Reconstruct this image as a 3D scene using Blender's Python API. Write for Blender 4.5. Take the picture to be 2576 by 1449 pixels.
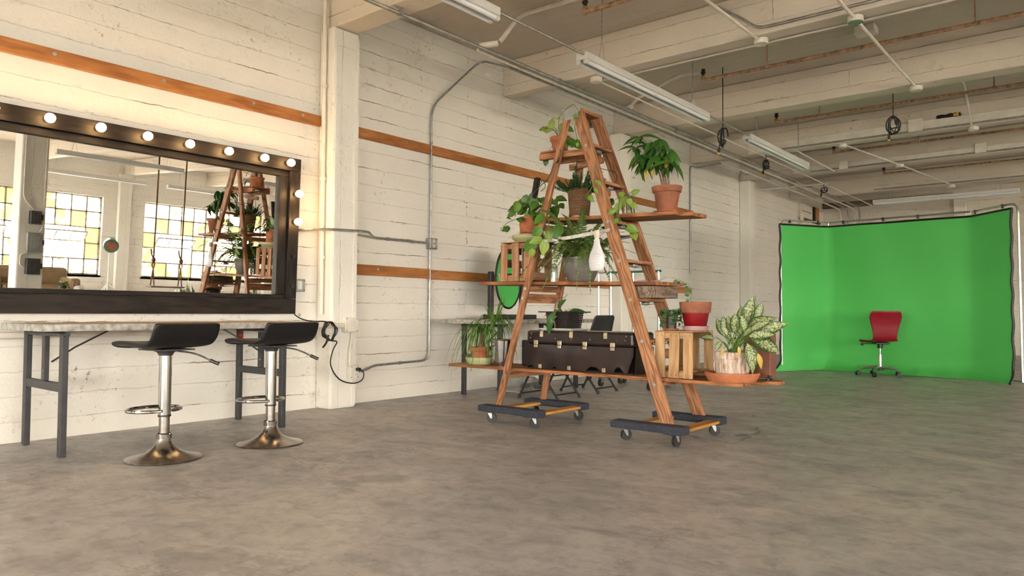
import bpy, math, random
from math import sin, cos, pi, radians, sqrt
from mathutils import Vector, Matrix, Euler

for _o in list(bpy.data.objects):
    bpy.data.objects.remove(_o)
SC = bpy.context.scene
COL = SC.collection
random.seed(7)
V = Vector
SKY, EXPO, BULB = 14.0, 1.95, 16.0

# ------------------------------------------------------------------ camera
FPX, YAW, PITCH, ROLL, CAMH = 1838.5, radians(39.424), radians(1.858), radians(.331), .83
_F = V((-sin(YAW), cos(YAW), 0)); _R = V((cos(YAW), sin(YAW), 0)); _U = V((0, 0, 1))
F2 = _F * cos(PITCH) + _U * sin(PITCH); U2 = -_F * sin(PITCH) + _U * cos(PITCH)
R3 = _R * cos(ROLL) + U2 * sin(ROLL); U3 = -_R * sin(ROLL) + U2 * cos(ROLL)
CAM = V((0, 0, CAMH))
cam_data = bpy.data.cameras.new('camera')
cam_data.sensor_width = 36.0
cam_data.lens = FPX / 2576 * 36.0
cam_data.clip_start = .05; cam_data.clip_end = 300
camera = bpy.data.objects.new('camera', cam_data)
COL.objects.link(camera)
_m = Matrix((R3, U3, -F2)).transposed().to_4x4(); _m.translation = CAM
camera.matrix_world = _m
SC.camera = camera


def on(x, y, ax, val):
    """Photo pixel -> point where its line of sight meets the plane ax = val."""
    d = (x - 1288) / FPX * R3 - (y - 724.5) / FPX * U3 + F2
    i = 'xyz'.index(ax)
    return CAM + d * ((val - CAM[i]) / d[i])


# ------------------------------------------------------------------ light
world = bpy.data.worlds.new('sky'); SC.world = world; world.use_nodes = True
_bg = world.node_tree.nodes['Background']
_bg.inputs[0].default_value = (1.0, .935, .875, 1); _bg.inputs[1].default_value = SKY
SC.view_settings.view_transform = 'Standard'; SC.view_settings.look = 'None'
SC.view_settings.gamma = 1.0; SC.view_settings.use_curve_mapping = False
SC.view_settings.exposure = EXPO
SC.cycles.use_denoising = True
SC.cycles.use_adaptive_sampling = True; SC.cycles.adaptive_threshold = .14; SC.cycles.adaptive_min_samples = 16
SC.cycles.max_bounces = 7; SC.cycles.diffuse_bounces = 4; SC.cycles.glossy_bounces = 4
SC.cycles.transmission_bounces = 4; SC.cycles.transparent_max_bounces = 10
SC.cycles.sample_clamp_indirect = 8.0
SC.cycles.caustics_reflective = False; SC.cycles.caustics_refractive = False

WX0, WX1, WY0, WY1, CEIL = -5.28, 10.6, -6.0, 18.05, 3.65   # room
BEAMS = [-5.66, -3.29, -.92, 1.45, 3.81, 6.24, 8.61, 10.97, 13.02, 15.69]
WIN_Z = (.47, 2.58)
WIN_R = [(-5.12 + 4.78 * k, -1.43 + 4.78 * k) for k in range(5)]     # windows in the far wall opposite
WIN_F = [(-3.9, -.3), (.9, 4.6), (5.9, 9.6)]                           # windows in the wall behind the camera


def portal(loc, rot, sx, sy):
    l = bpy.data.lights.new('window_daylight', 'AREA'); l.shape = 'RECTANGLE'
    l.size = sx; l.size_y = sy; l.cycles.is_portal = True
    o = bpy.data.objects.new('window_daylight', l); COL.objects.link(o)
    o.location = loc; o.rotation_euler = rot


for a, b in WIN_R:
    portal((WX1 + .2, (a + b) / 2, sum(WIN_Z) / 2), (0, radians(90), 0), WIN_Z[1] - WIN_Z[0], b - a)
for a, b in WIN_F:
    portal(((a + b) / 2, WY0 - .2, sum(WIN_Z) / 2), (radians(90), 0, 0), b - a, WIN_Z[1] - WIN_Z[0])


# ------------------------------------------------------------------ mesh helpers
class MB:
    """Collects simple shapes; 'g' holds grain coordinates (along, across, depth) of every vertex."""
    def __init__(s): s.v = []; s.f = []; s.g = []

    def add(s, vs, fs, gs=None):
        n = len(s.v); vs = [V(p) for p in vs]
        s.v += vs; s.g += [V(q) for q in (gs or vs)]
        s.f += [tuple(i + n for i in f) for f in fs]; return s

    def hexa(s, c, gs=None):
        return s.add(c, [(0, 3, 2, 1), (4, 5, 6, 7), (0, 1, 5, 4), (1, 2, 6, 5), (2, 3, 7, 6), (3, 0, 4, 7)], gs)

    def box(s, x0, x1, y0, y1, z0, z1):
        d = (x1 - x0, y1 - y0, z1 - z0); k = max(range(3), key=lambda i: d[i]); o = [k] + [i for i in range(3) if i != k]
        c = [(x0, y0, z0), (x1, y0, z0), (x1, y1, z0), (x0, y1, z0), (x0, y0, z1), (x1, y0, z1), (x1, y1, z1), (x0, y1, z1)]
        r = random.uniform(0, 30)
        return s.hexa(c, [(p[o[0]] + r, p[o[1]], p[o[2]]) for p in c])

    def bar(s, p0, p1, w, h, up=(0, 0, 1), w1=None, h1=None):
        """Box from p0 to p1; w across, h along 'up'."""
        p0, p1 = V(p0), V(p1); d = (p1 - p0).normalized(); L = (p1 - p0).length
        a = d.cross(V(up))
        if a.length < 1e-5: a = d.cross(V((1, 0, 0)))
        a.normalize(); b = a.cross(d)
        w1 = w if w1 is None else w1; h1 = h if h1 is None else h1
        c = []; g = []; r = random.uniform(0, 30)
        for p, W, Hh, l in ((p0, w, h, 0), (p1, w1, h1, L)):
            for i, j in ((-1, -1), (1, -1), (1, 1), (-1, 1)):
                c.append(p + a * (i * W / 2) + b * (j * Hh / 2)); g.append((l + r, i * W / 2, j * Hh / 2))
        return s.add(c, [(0, 1, 2, 3), (7, 6, 5, 4), (0, 4, 5, 1), (1, 5, 6, 2), (2, 6, 7, 3), (3, 7, 4, 0)], g)

    def cyl(s, p0, p1, r0, r1=None, seg=12, caps=True):
        p0, p1 = V(p0), V(p1); r1 = r0 if r1 is None else r1
        d = (p1 - p0).normalized(); a = d.orthogonal().normalized(); b = d.cross(a)
        vs = []
        for p, r in ((p0, r0), (p1, r1)):
            vs += [p + (a * cos(2 * pi * i / seg) + b * sin(2 * pi * i / seg)) * r for i in range(seg)]
        fs = [(i, (i + 1) % seg, seg + (i + 1) % seg, seg + i) for i in range(seg)]
        if caps: fs += [tuple(range(seg - 1, -1, -1)), tuple(range(seg, 2 * seg))]
        return s.add(vs, fs)

    def tube(s, pts, r, seg=8, closed=False, rs=None):
        pts = [V(p) for p in pts]; n = len(pts); vs = []; a = None
        for i, p in enumerate(pts):
            q0 = pts[i - 1] if (i or closed) else p; q1 = pts[(i + 1) % n] if (i < n - 1 or closed) else p
            d = (q1 - q0).normalized()
            if a is None: a = d.orthogonal().normalized()
            else:
                a = a - d * a.dot(d)
                a = d.orthogonal().normalized() if a.length < 1e-6 else a.normalized()
            b = d.cross(a); rr = rs[i] if rs else r
            vs += [p + (a * cos(2 * pi * k / seg) + b * sin(2 * pi * k / seg)) * rr for k in range(seg)]
        fs = []
        for i in range(n if closed else n - 1):
            j = (i + 1) % n
            fs += [(i * seg + k, i * seg + (k + 1) % seg, j * seg + (k + 1) % seg, j * seg + k) for k in range(seg)]
        if not closed: fs += [tuple(range(seg - 1, -1, -1)), tuple(range((n - 1) * seg, n * seg))]
        return s.add(vs, fs)

    def lathe(s, prof, c=(0, 0, 0), seg=28, sx=1, sy=1):
        c = V(c); vs = []; fs = []
        for r, z in prof:
            vs += [c + V((r * cos(2 * pi * i / seg) * sx, r * sin(2 * pi * i / seg) * sy, z)) for i in range(seg)]
        for j in range(len(prof) - 1):
            fs += [(j * seg + i, j * seg + (i + 1) % seg, (j + 1) * seg + (i + 1) % seg, (j + 1) * seg + i) for i in range(seg)]
        if prof[0][0] > 1e-4: fs.append(tuple(range(seg - 1, -1, -1)))
        if prof[-1][0] > 1e-4: fs.append(tuple(range((len(prof) - 1) * seg, len(prof) * seg)))
        return s.add(vs, fs)

    def ball(s, c, r, sc=(1, 1, 1), seg=12, rings=8):
        c = V(c); vs = [c + V((0, 0, -r * sc[2]))]; fs = []
        for j in range(1, rings):
            t = -pi / 2 + pi * j / rings
            vs += [c + V((r * cos(t) * cos(2 * pi * i / seg) * sc[0], r * cos(t) * sin(2 * pi * i / seg) * sc[1], r * sin(t) * sc[2])) for i in range(seg)]
        vs.append(c + V((0, 0, r * sc[2]))); e = len(vs) - 1
        for i in range(seg):
            fs.append((0, 1 + (i + 1) % seg, 1 + i)); fs.append((e, e - seg + i, e - seg + (i + 1) % seg))
        for j in range(rings - 2):
            b = 1 + j * seg
            fs += [(b + i, b + (i + 1) % seg, b + seg + (i + 1) % seg, b + seg + i) for i in range(seg)]
        return s.add(vs, fs)

    def grid(s, fn, nu, nv):
        """fn(u, v) -> point, u and v in 0..1"""
        vs = [fn(i / nu, j / nv) for j in range(nv + 1) for i in range(nu + 1)]
        gs = [(i / nu, j / nv, 0) for j in range(nv + 1) for i in range(nu + 1)]
        w = nu + 1
        return s.add(vs, [(j * w + i, j * w + i + 1, (j + 1) * w + i + 1, (j + 1) * w + i) for j in range(nv) for i in range(nu)], gs)

    def poly(s, outline, depth):
        """Prism: outline of points, swept by vector depth."""
        n = len(outline); d = V(depth); vs = [V(p) for p in outline] + [V(p) + d for p in outline]
        fs = [tuple(range(n - 1, -1, -1)), tuple(range(n, 2 * n))] + [(i, (i + 1) % n, n + (i + 1) % n, n + i) for i in range(n)]
        return s.add(vs, fs)

    def mesh(s, name, mat, smooth=False):
        me = bpy.data.meshes.new(name); me.from_pydata(s.v, [], s.f)
        at = me.attributes.new('grain', 'FLOAT_VECTOR', 'POINT')
        at.data.foreach_set('vector', [c for q in s.g for c in q])
        if mat: me.materials.append(mat)
        if smooth:
            me.polygons.foreach_set('use_smooth', [True] * len(me.polygons))
        me.update(); return me


def world_of(o):
    m = Matrix.LocRotScale(o.location, o.rotation_euler, o.scale)
    return world_of(o.parent) @ m if o.parent else m


def new_object(name, me, parent=None):
    o = bpy.data.objects.new(name, me); COL.objects.link(o)
    if parent is not None: o.parent = parent
    return o


def part(name, mb, mat, parent=None, world=True, smooth=False, bevel=0, label=None, angle=35, subsurf=0, solid=0):
    """Links mb as ONE mesh; its points are given in world space (or in the parent's own space: world=False)."""
    if parent is not None and world:
        inv = world_of(parent).inverted(); mb.v = [inv @ p for p in mb.v]
    o = new_object(name, mb.mesh(name, mat, smooth), parent)
    if solid:
        md = o.modifiers.new('thickness', 'SOLIDIFY'); md.thickness = solid; md.offset = 0
    if subsurf:
        md = o.modifiers.new('smooth', 'SUBSURF'); md.levels = subsurf; md.render_levels = subsurf
    if bevel:
        md = o.modifiers.new('edge', 'BEVEL'); md.width = bevel; md.segments = 2; md.limit_method = 'ANGLE'; md.angle_limit = radians(40)
    elif smooth and not subsurf:
        md = o.modifiers.new('edge_split', 'EDGE_SPLIT'); md.split_angle = radians(angle)
    if label: o['label'] = label
    return o


def tag(o, label, cat, group=None):
    o['label'] = label; o['category'] = cat
    if group: o['group'] = group
    return o


def thing(name, label, cat, loc=(0, 0, 0), rz=0, group=None, rot=None):
    o = bpy.data.objects.new(name, None); COL.objects.link(o); o.empty_display_size = .1
    o.location = loc; o.rotation_euler = rot or (0, 0, rz)
    return tag(o, label, cat, group)


def one(name, mb, mat, label, cat, loc=(0, 0, 0), group=None, **k):
    """A thing that is one mesh, its origin at loc."""
    loc = V(loc); mb.v = [p - loc for p in mb.v]
    o = part(name, mb, mat, None, False, **k); o.location = loc
    return tag(o, label, cat, group)


def struct(name, mb, mat, parent=None, **k):
    o = part(name, mb, mat, parent, **k)
    if parent is None: o['kind'] = 'structure'
    return o


def arc(c, r, a0, a1, n, u, w):
    """Points on an arc about c in the plane of the unit vectors u, w."""
    c, u, w = V(c), V(u), V(w)
    return [c + u * (r * cos(a0 + (a1 - a0) * i / n)) + w * (r * sin(a0 + (a1 - a0) * i / n)) for i in range(n + 1)]


def bend(pts, r=.08, n=5):
    """Rounds the corners of a polyline."""
    pts = [V(p) for p in pts]; out = [pts[0]]
    for i in range(1, len(pts) - 1):
        a, b, c = pts[i - 1], pts[i], pts[i + 1]
        k = min(r, (a - b).length * .45, (c - b).length * .45)
        s, e = b + (a - b).normalized() * k, b + (c - b).normalized() * k
        out += [(s * (1 - t) + b * t) * (1 - t) + (b * (1 - t) + e * t) * t for t in [j / n for j in range(n + 1)]]
    return out + [pts[-1]]


def spline(pts, n=6):
    """Catmull-Rom through pts."""
    P = [V(p) for p in pts]; P = [P[0] * 2 - P[1]] + P + [P[-1] * 2 - P[-2]]; out = []
    for i in range(1, len(P) - 2):
        a, b, c, d = P[i - 1:i + 3]
        for j in range(n):
            t = j / n
            out.append(.5 * (2 * b + (c - a) * t + (2 * a - 5 * b + 4 * c - d) * t * t + (3 * b - a - 3 * c + d) * t ** 3))
    return out + [P[-2]]


# ------------------------------------------------------------------ materials
MATS = {}


class NT:
    def __init__(s, name):
        s.m = bpy.data.materials.new(name); s.m.use_nodes = True; s.t = s.m.node_tree
        s.b = s.t.nodes['Principled BSDF']; s.out = s.t.nodes['Material Output']

    def n(s, kind, **k):
        nd = s.t.nodes.new(kind)
        for a, v in k.items():
            if a.startswith('i_'):
                key = a[2:].replace('_', ' ')
                nd.inputs[key].default_value = v
            else: setattr(nd, a, v)
        return nd

    def l(s, a, b): s.t.links.new(a, b)

    def noise(s, vec, scale, detail=4, rough=.55, dist=0):
        nd = s.n('ShaderNodeTexNoise'); nd.inputs['Scale'].default_value = scale; nd.inputs['Detail'].default_value = detail
        nd.inputs['Roughness'].default_value = rough; nd.inputs['Distortion'].default_value = dist
        if vec is not None: s.l(vec, nd.inputs['Vector'])
        return nd.outputs['Fac']

    def ramp(s, fac, stops):
        nd = s.n('ShaderNodeValToRGB'); el = nd.color_ramp.elements
        while len(el) < len(stops): el.new(.5)
        for e, (p, c) in zip(el, stops):
            e.position = p; e.color = (*c, 1) if len(c) == 3 else c
        s.l(fac, nd.inputs[0]); return nd.outputs['Color']

    def rng(s, fac, a, b, c=0, d=1):
        nd = s.n('ShaderNodeMapRange'); nd.clamp = True
        for i, v in zip(('From Min', 'From Max', 'To Min', 'To Max'), (a, b, c, d)): nd.inputs[i].default_value = v
        s.l(fac, nd.inputs['Value']); return nd.outputs[0]

    def math(s, op, a, b=None):
        nd = s.n('ShaderNodeMath', operation=op)
        for i, x in enumerate((a, b)):
            if x is None: continue
            if isinstance(x, (int, float)): nd.inputs[i].default_value = x
            else: s.l(x, nd.inputs[i])
        return nd.outputs[0]

    def mix(s, fac, a, b, blend='MIX'):
        nd = s.n('ShaderNodeMix', data_type='RGBA', blend_type=blend)
        for k, x in ((0, fac), (6, a), (7, b)):
            if isinstance(x, (int, float)): nd.inputs[k].default_value = x
            elif isinstance(x, tuple): nd.inputs[k].default_value = (*x, 1)
            else: s.l(x, nd.inputs[k])
        return nd.outputs[2]

    def coord(s, kind='Object'): return s.n('ShaderNodeTexCoord').outputs[kind]

    def world(s): return s.n('ShaderNodeNewGeometry').outputs['Position']

    def attr(s, name='grain'):
        return s.n('ShaderNodeAttribute', attribute_name=name).outputs['Vector']

    def scale(s, vec, sc):
        nd = s.n('ShaderNodeMapping'); nd.inputs['Scale'].default_value = sc; s.l(vec, nd.inputs['Vector']); return nd.outputs[0]

    def bump(s, h, strength=.3, dist=.01):
        nd = s.n('ShaderNodeBump'); nd.inputs['Strength'].default_value = strength; nd.inputs['Distance'].default_value = dist
        s.l(h, nd.inputs['Height']); s.l(nd.outputs[0], s.b.inputs['Normal']); return nd

    def color(s, c):
        if isinstance(c, tuple): s.b.inputs['Base Color'].default_value = (*c, 1)
        else: s.l(c, s.b.inputs['Base Color'])

    def set(s, rough=.5, metal=0, spec=.5):
        s.b.inputs['Roughness'].default_value = rough; s.b.inputs['Metallic'].default_value = metal
        s.b.inputs['Specular IOR Level'].default_value = spec; return s


def plain(name, c, rough=.5, metal=0, var=.12, scale=14, bump=0, spec=.5):
    t = NT(name); t.set(rough, metal, spec)
    f = t.noise(t.coord(), scale, 4)
    k = t.rng(f, .3, .7)
    t.color(t.mix(k, tuple(x * (1 - var) for x in c), tuple(min(1, x * (1 + var)) for x in c)))
    if bump: t.bump(f, bump, .004)
    return t.m


def wood(name, dark, light, rough=.6, rings=9, grain=60, wear=.0, weary=(.5, .45, .4), spec=.3):
    t = NT(name); t.set(rough, 0, spec); g = t.attr()
    rnd = t.n('ShaderNodeObjectInfo').outputs['Random']
    off = t.n('ShaderNodeVectorMath', operation='SCALE'); t.l(g, off.inputs[0]); off.inputs['Scale'].default_value = 1
    cmb = t.n('ShaderNodeCombineXYZ'); t.l(t.math('MULTIPLY', rnd, 9.0), cmb.inputs[0]); t.l(rnd, cmb.inputs[1])
    add = t.n('ShaderNodeVectorMath', operation='ADD'); t.l(off.outputs[0], add.inputs[0]); t.l(cmb.outputs[0], add.inputs[1]); g = add.outputs[0]
    warp = t.noise(t.scale(g, (1.6, 9, 9)), 1.0, 3)
    sep = t.n('ShaderNodeSeparateXYZ'); t.l(g, sep.inputs[0])
    ring = t.math('SINE', t.math('MULTIPLY', t.math('ADD', t.math('MULTIPLY', warp, 1.6), t.math('MULTIPLY', sep.outputs[1], 6.0)), rings * 2.2))
    fine = t.noise(t.scale(g, (3, grain, grain)), 3.0, 5)
    f = t.math('ADD', t.math('MULTIPLY', t.rng(ring, -1, 1), .45), t.math('MULTIPLY', fine, .6))
    c = t.ramp(f, [(.2, dark), (.75, light)])
    bl = t.noise(t.scale(g, (1.2, 6, 6)), 2.2, 3)
    c = t.mix(t.rng(bl, .35, .75), c, t.mix(1.0, c, (.62, .55, .5), 'MULTIPLY'))
    if wear:
        c = t.mix(t.rng(t.noise(t.scale(g, (2, 14, 14)), 4, 5), .5, .72, 0, wear), c, weary)
    t.color(c); t.bump(fine, .25, .004)
    return t.m


def paint(name, ax, row=.155, width=9.0, base=(.80, .775, .715), dirt=.8, crack=.8, shift=0.0):
    """White-washed board-marked concrete; ax: the two world axes of the board pattern (along, across)."""
    t = NT(name); t.set(.72, 0, .25); P = t.world()
    sep = t.n('ShaderNodeSeparateXYZ'); t.l(P, sep.inputs[0])
    nz = t.noise(t.scale(P, (1.2, 1.2, 1.2)), 2.3, 4)
    fz = t.noise(P, 16, 4)
    ac = t.math('ADD', sep.outputs['XYZ'.index(ax[1])], t.math('ADD', t.math('MULTIPLY', nz, .035), t.math('MULTIPLY', fz, .018)))
    ac = t.math('ADD', ac, shift)
    al = t.math('ADD', sep.outputs['XYZ'.index(ax[0])], t.math('MULTIPLY', fz, .02))
    cmb = t.n('ShaderNodeCombineXYZ'); t.l(al, cmb.inputs[0]); t.l(ac, cmb.inputs[1])
    br = t.n('ShaderNodeTexBrick'); br.offset = .37; br.squash = 1
    t.l(cmb.outputs[0], br.inputs['Vector'])
    for k, v in (('Scale', 1.0), ('Mortar Size', .0045), ('Mortar Smooth', .7), ('Bias', 0.0), ('Brick Width', width), ('Row Height', row)): br.inputs[k].default_value = v
    br.inputs['Color1'].default_value = (.2, .2, .2, 1); br.inputs['Color2'].default_value = (.8, .8, .8, 1)
    stre = {'X': (.35, 1, 1), 'Y': (1, .35, 1), 'Z': (1, 1, .35)}[ax[0]]
    cm = t.math('ADD', t.rng(t.noise(t.scale(P, stre), 4.2, 6, .75), .54, .63), .06)
    b2 = t.n('ShaderNodeTexBrick'); b2.offset = .37; b2.squash = 1; t.l(cmb.outputs[0], b2.inputs['Vector'])
    for k, v in (('Scale', 1.0), ('Mortar Size', .030), ('Mortar Smooth', 1.0), ('Bias', 0.0), ('Brick Width', width), ('Row Height', row)): b2.inputs[k].default_value = v
    line = t.math('MULTIPLY', br.outputs['Fac'], cm)
    big = t.noise(t.scale(P, (.6, .6, .6)), 1.1, 5)
    col = t.mix(t.rng(big, .3, .7), tuple(x * .93 for x in base), tuple(min(1, x * 1.05) for x in base))
    col = t.mix(t.rng(br.outputs['Color'], 0, 1, 0, .10), col, tuple(x * .86 for x in base))
    spk = t.math('MULTIPLY', t.rng(t.noise(P, 26, 5, .8), .585, .65), t.rng(t.noise(P, 1.5, 5), .50, .62))
    col = t.mix(t.math('MULTIPLY', spk, dirt), col, (.20, .15, .10))
    stn = t.math('MULTIPLY', t.rng(t.noise(P, 6, 6, .7), .60, .75), t.rng(t.noise(P, .9, 3), .5, .62))
    col = t.mix(t.math('MULTIPLY', stn, dirt * .7), col, (.33, .27, .20))
    chip = t.math('MULTIPLY', t.math('MULTIPLY', b2.outputs['Fac'], t.rng(t.noise(t.scale(P, stre), 22, 6, .75), .56, .66)), t.rng(t.noise(P, 1.3, 4), .48, .64))
    col = t.mix(t.math('MULTIPLY', chip, min(1.0, dirt * 1.5)), col, (.27, .20, .14))
    vo = t.n('ShaderNodeTexVoronoi', i_Scale=2.3); t.l(P, vo.inputs['Vector'])
    hole = t.math('MULTIPLY', t.math('SUBTRACT', 1.0, t.rng(vo.outputs['Distance'], .022, .05)), dirt * .8)
    col = t.mix(hole, col, (.22, .15, .09))
    col = t.mix(t.math('MULTIPLY', line, crack), col, (.17, .12, .075))
    t.color(col)
    h = t.math('SUBTRACT', t.math('ADD', t.math('MULTIPLY', t.rng(br.outputs['Color'], 0, 1), .35), t.math('ADD', t.math('MULTIPLY', t.noise(P, 30, 6, .7), .45), t.math('MULTIPLY', t.noise(t.scale(P, stre), 9, 4), .5))), t.math('MULTIPLY', t.math('MULTIPLY', br.outputs['Fac'], t.math('ADD', t.math('MULTIPLY', cm, .8), .12)), 1.0))
    t.bump(h, .7, .014)
    return t.m


def floor_mat():
    t = NT('floor_concrete'); P = t.world(); t.set(.5, 0, .4)
    big = t.noise(P, .55, 6, .62, .6); mid = t.noise(t.scale(P, (1, 1.5, 1)), 3.2, 8, .68, .5); fin = t.noise(P, 45, 4, .7)
    c = t.ramp(big, [(.25, (.36, .350, .350)), (.48, (.465, .446, .440)), (.68, (.57, .535, .515))])
    c = t.mix(t.rng(mid, .42, .62, 0, .45), c, (.25, .243, .242))
    pt = t.noise(P, .95, 10, .62, .5); c = t.mix(t.rng(pt, .515, .535, 0, .30), c, (.60, .55, .51))
    pd = t.noise(t.scale(P, (1, 1.4, 1)), 1.9, 10, .66, .3); c = t.mix(t.rng(pd, .575, .592, 0, .42), c, (.22, .215, .215))
    m2 = t.noise(P, 11, 6, .7, .3); c = t.mix(t.rng(m2, .47, .66, 0, .55), c, (.20, .19, .186))
    st = t.math('MULTIPLY', t.rng(t.noise(t.scale(P, (1, 1.7, 1)), 1.6, 7, .7, .8), .54, .62), t.rng(t.noise(P, .8, 2), .42, .6))
    c = t.mix(t.math('MULTIPLY', st, .65), c, (.66, .59, .53))
    c = t.mix(t.rng(fin, .3, .7, 0, .22), c, (.25, .235, .228))
    scr = t.rng(t.noise(t.scale(P, (1.2, 12, 1)), 2.0, 5, .6, .4), .63, .70, 0, .35)
    c = t.mix(scr, c, (.64, .59, .55))
    for sc_, sd in (((.5, 2.6, 1), 1.7), ((1.6, .9, 1), 1.1)):
        ln = t.math('ABSOLUTE', t.math('SUBTRACT', t.noise(t.scale(P, sc_), sd, 5, .6, .3), .5))
        ln = t.math('MULTIPLY', t.math('SUBTRACT', 1.0, t.rng(ln, .0012, .005)), t.rng(t.noise(P, 1.3, 4), .50, .62))
        c = t.mix(t.math('MULTIPLY', ln, .45), c, (.16, .15, .145))
    pit = t.rng(t.noise(P, 21, 3, .7), .70, .74, 0, .5); c = t.mix(pit, c, (.15, .14, .135))
    vo = t.n('ShaderNodeTexVoronoi', feature='DISTANCE_TO_EDGE', i_Scale=.33)
    ds = t.n('ShaderNodeVectorMath', operation='ADD'); t.l(P, ds.inputs[0])
    nzc = t.n('ShaderNodeTexNoise'); nzc.inputs['Scale'].default_value = 3.0; nzc.inputs['Detail'].default_value = 6; t.l(P, nzc.inputs['Vector'])
    sc = t.n('ShaderNodeVectorMath', operation='SCALE'); sc.inputs['Scale'].default_value = .35; t.l(nzc.outputs['Color'], sc.inputs[0])
    t.l(sc.outputs[0], ds.inputs[1]); t.l(ds.outputs[0], vo.inputs['Vector'])
    ck = t.math('MULTIPLY', t.math('SUBTRACT', 1.0, t.rng(vo.outputs['Distance'], .0015, .0045)), t.rng(t.noise(P, .5, 2), .52, .6))
    c = t.mix(t.math('MULTIPLY', ck, .7), c, (.06, .055, .05))
    t.color(c)
    t.l(t.rng(mid, .3, .7, .34, .60), t.b.inputs['Roughness'])
    t.bump(t.math('ADD', fin, t.math('MULTIPLY', mid, 2.0)), .18, .004)
    return t.m


def glass_mat(name, tint=(1, 1, 1), rough=0.0, gloss=.08, trans=None):
    t = NT(name); t.t.nodes.remove(t.b)
    tr = t.n('ShaderNodeBsdfTransparent'); tr.inputs[0].default_value = (*tint, 1)
    gl = t.n('ShaderNodeBsdfGlossy'); gl.inputs['Roughness'].default_value = rough
    mx = t.n('ShaderNodeMixShader'); mx.inputs[0].default_value = gloss
    lw = t.n('ShaderNodeLayerWeight'); lw.inputs[0].default_value = .25
    t.l(t.math('ADD', t.math('MULTIPLY', lw.outputs['Facing'], .25), gloss), mx.inputs[0])
    t.l(tr.outputs[0], mx.inputs[1]); t.l(gl.outputs[0], mx.inputs[2]); t.l(mx.outputs[0], t.out.inputs[0])
    return t.m


def pane_mat():
    """Old window panes: some clear, some white-washed, the paint flaking off."""
    t = NT('flaking_painted_glass'); t.t.nodes.remove(t.b); P = t.world()
    rnd = t.n('ShaderNodeObjectInfo').outputs['Random']
    tr = t.n('ShaderNodeBsdfTransparent'); tr.inputs[0].default_value = (.96, .97, .95, 1)
    tl = t.n('ShaderNodeBsdfTranslucent'); tl.inputs[0].default_value = (.42, .37, .22, 1)
    df = t.n('ShaderNodeBsdfDiffuse'); df.inputs[0].default_value = (.60, .55, .38, 1)
    pm = t.n('ShaderNodeMixShader'); pm.inputs[0].default_value = .35; t.l(tl.outputs[0], pm.inputs[1]); t.l(df.outputs[0], pm.inputs[2])
    k = t.math('ADD', t.noise(P, 2.6, 6, .6, .5), t.rng(rnd, 0, 1, -.30, .22))
    mx = t.n('ShaderNodeMixShader'); t.l(t.rng(k, .49, .51), mx.inputs[0]); t.l(tr.outputs[0], mx.inputs[1]); t.l(pm.outputs[0], mx.inputs[2])
    t.l(mx.outputs[0], t.out.inputs[0]); return t.m


def emit(name, c, s):
    t = NT(name); t.t.nodes.remove(t.b); e = t.n('ShaderNodeEmission'); e.inputs[0].default_value = (*c, 1); e.inputs[1].default_value = s
    t.l(e.outputs[0], t.out.inputs[0]); return t.m


def leaf_mat(name, dark, light, edge=None, rough=.42, blotch=None, yellow=.0):
    """'grain' of a leaf: x across (-1..1), y along (0..1)."""
    t = NT(name); t.set(rough, 0, .4); g = t.attr()
    rnd = t.n('ShaderNodeObjectInfo').outputs['Random']
    sep = t.n('ShaderNodeSeparateXYZ'); t.l(g, sep.inputs[0]); u = t.math('ABSOLUTE', sep.outputs[0])
    nz = t.noise(t.coord(), 26, 4)
    c = t.mix(t.math('ADD', t.math('MULTIPLY', rnd, .75), t.math('MULTIPLY', nz, .25)), dark, light)
    if blotch:
        w = t.n('ShaderNodeVectorMath', operation='ADD'); t.l(g, w.inputs[0]); cm = t.n('ShaderNodeCombineXYZ'); t.l(t.math('MULTIPLY', rnd, 20), cm.inputs[1]); t.l(cm.outputs[0], w.inputs[1])
        f = t.noise(t.scale(w.outputs[0], (1.6, 5.5, 1)), 2.6, 6, .75)
        f = t.math('SUBTRACT', f, t.math('MULTIPLY', t.math('POWER', u, 3.0), .22))
        c = t.mix(t.rng(f, .44, .54, 0, .9), c, blotch)
    rib = t.math('SUBTRACT', 1.0, t.rng(u, .02, .09))
    c = t.mix(t.math('MULTIPLY', rib, .35), c, tuple(min(1, x * 1.6 + .03) for x in light))
    if yellow: c = t.mix(t.rng(rnd, 1 - yellow, 1 - yellow + .02), c, (.62, .40, .04))
    t.color(c); t.b.inputs['Transmission Weight'].default_value = 0
    t.b.inputs['Subsurface Weight'].default_value = 0
    return t.m


M = {}


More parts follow.
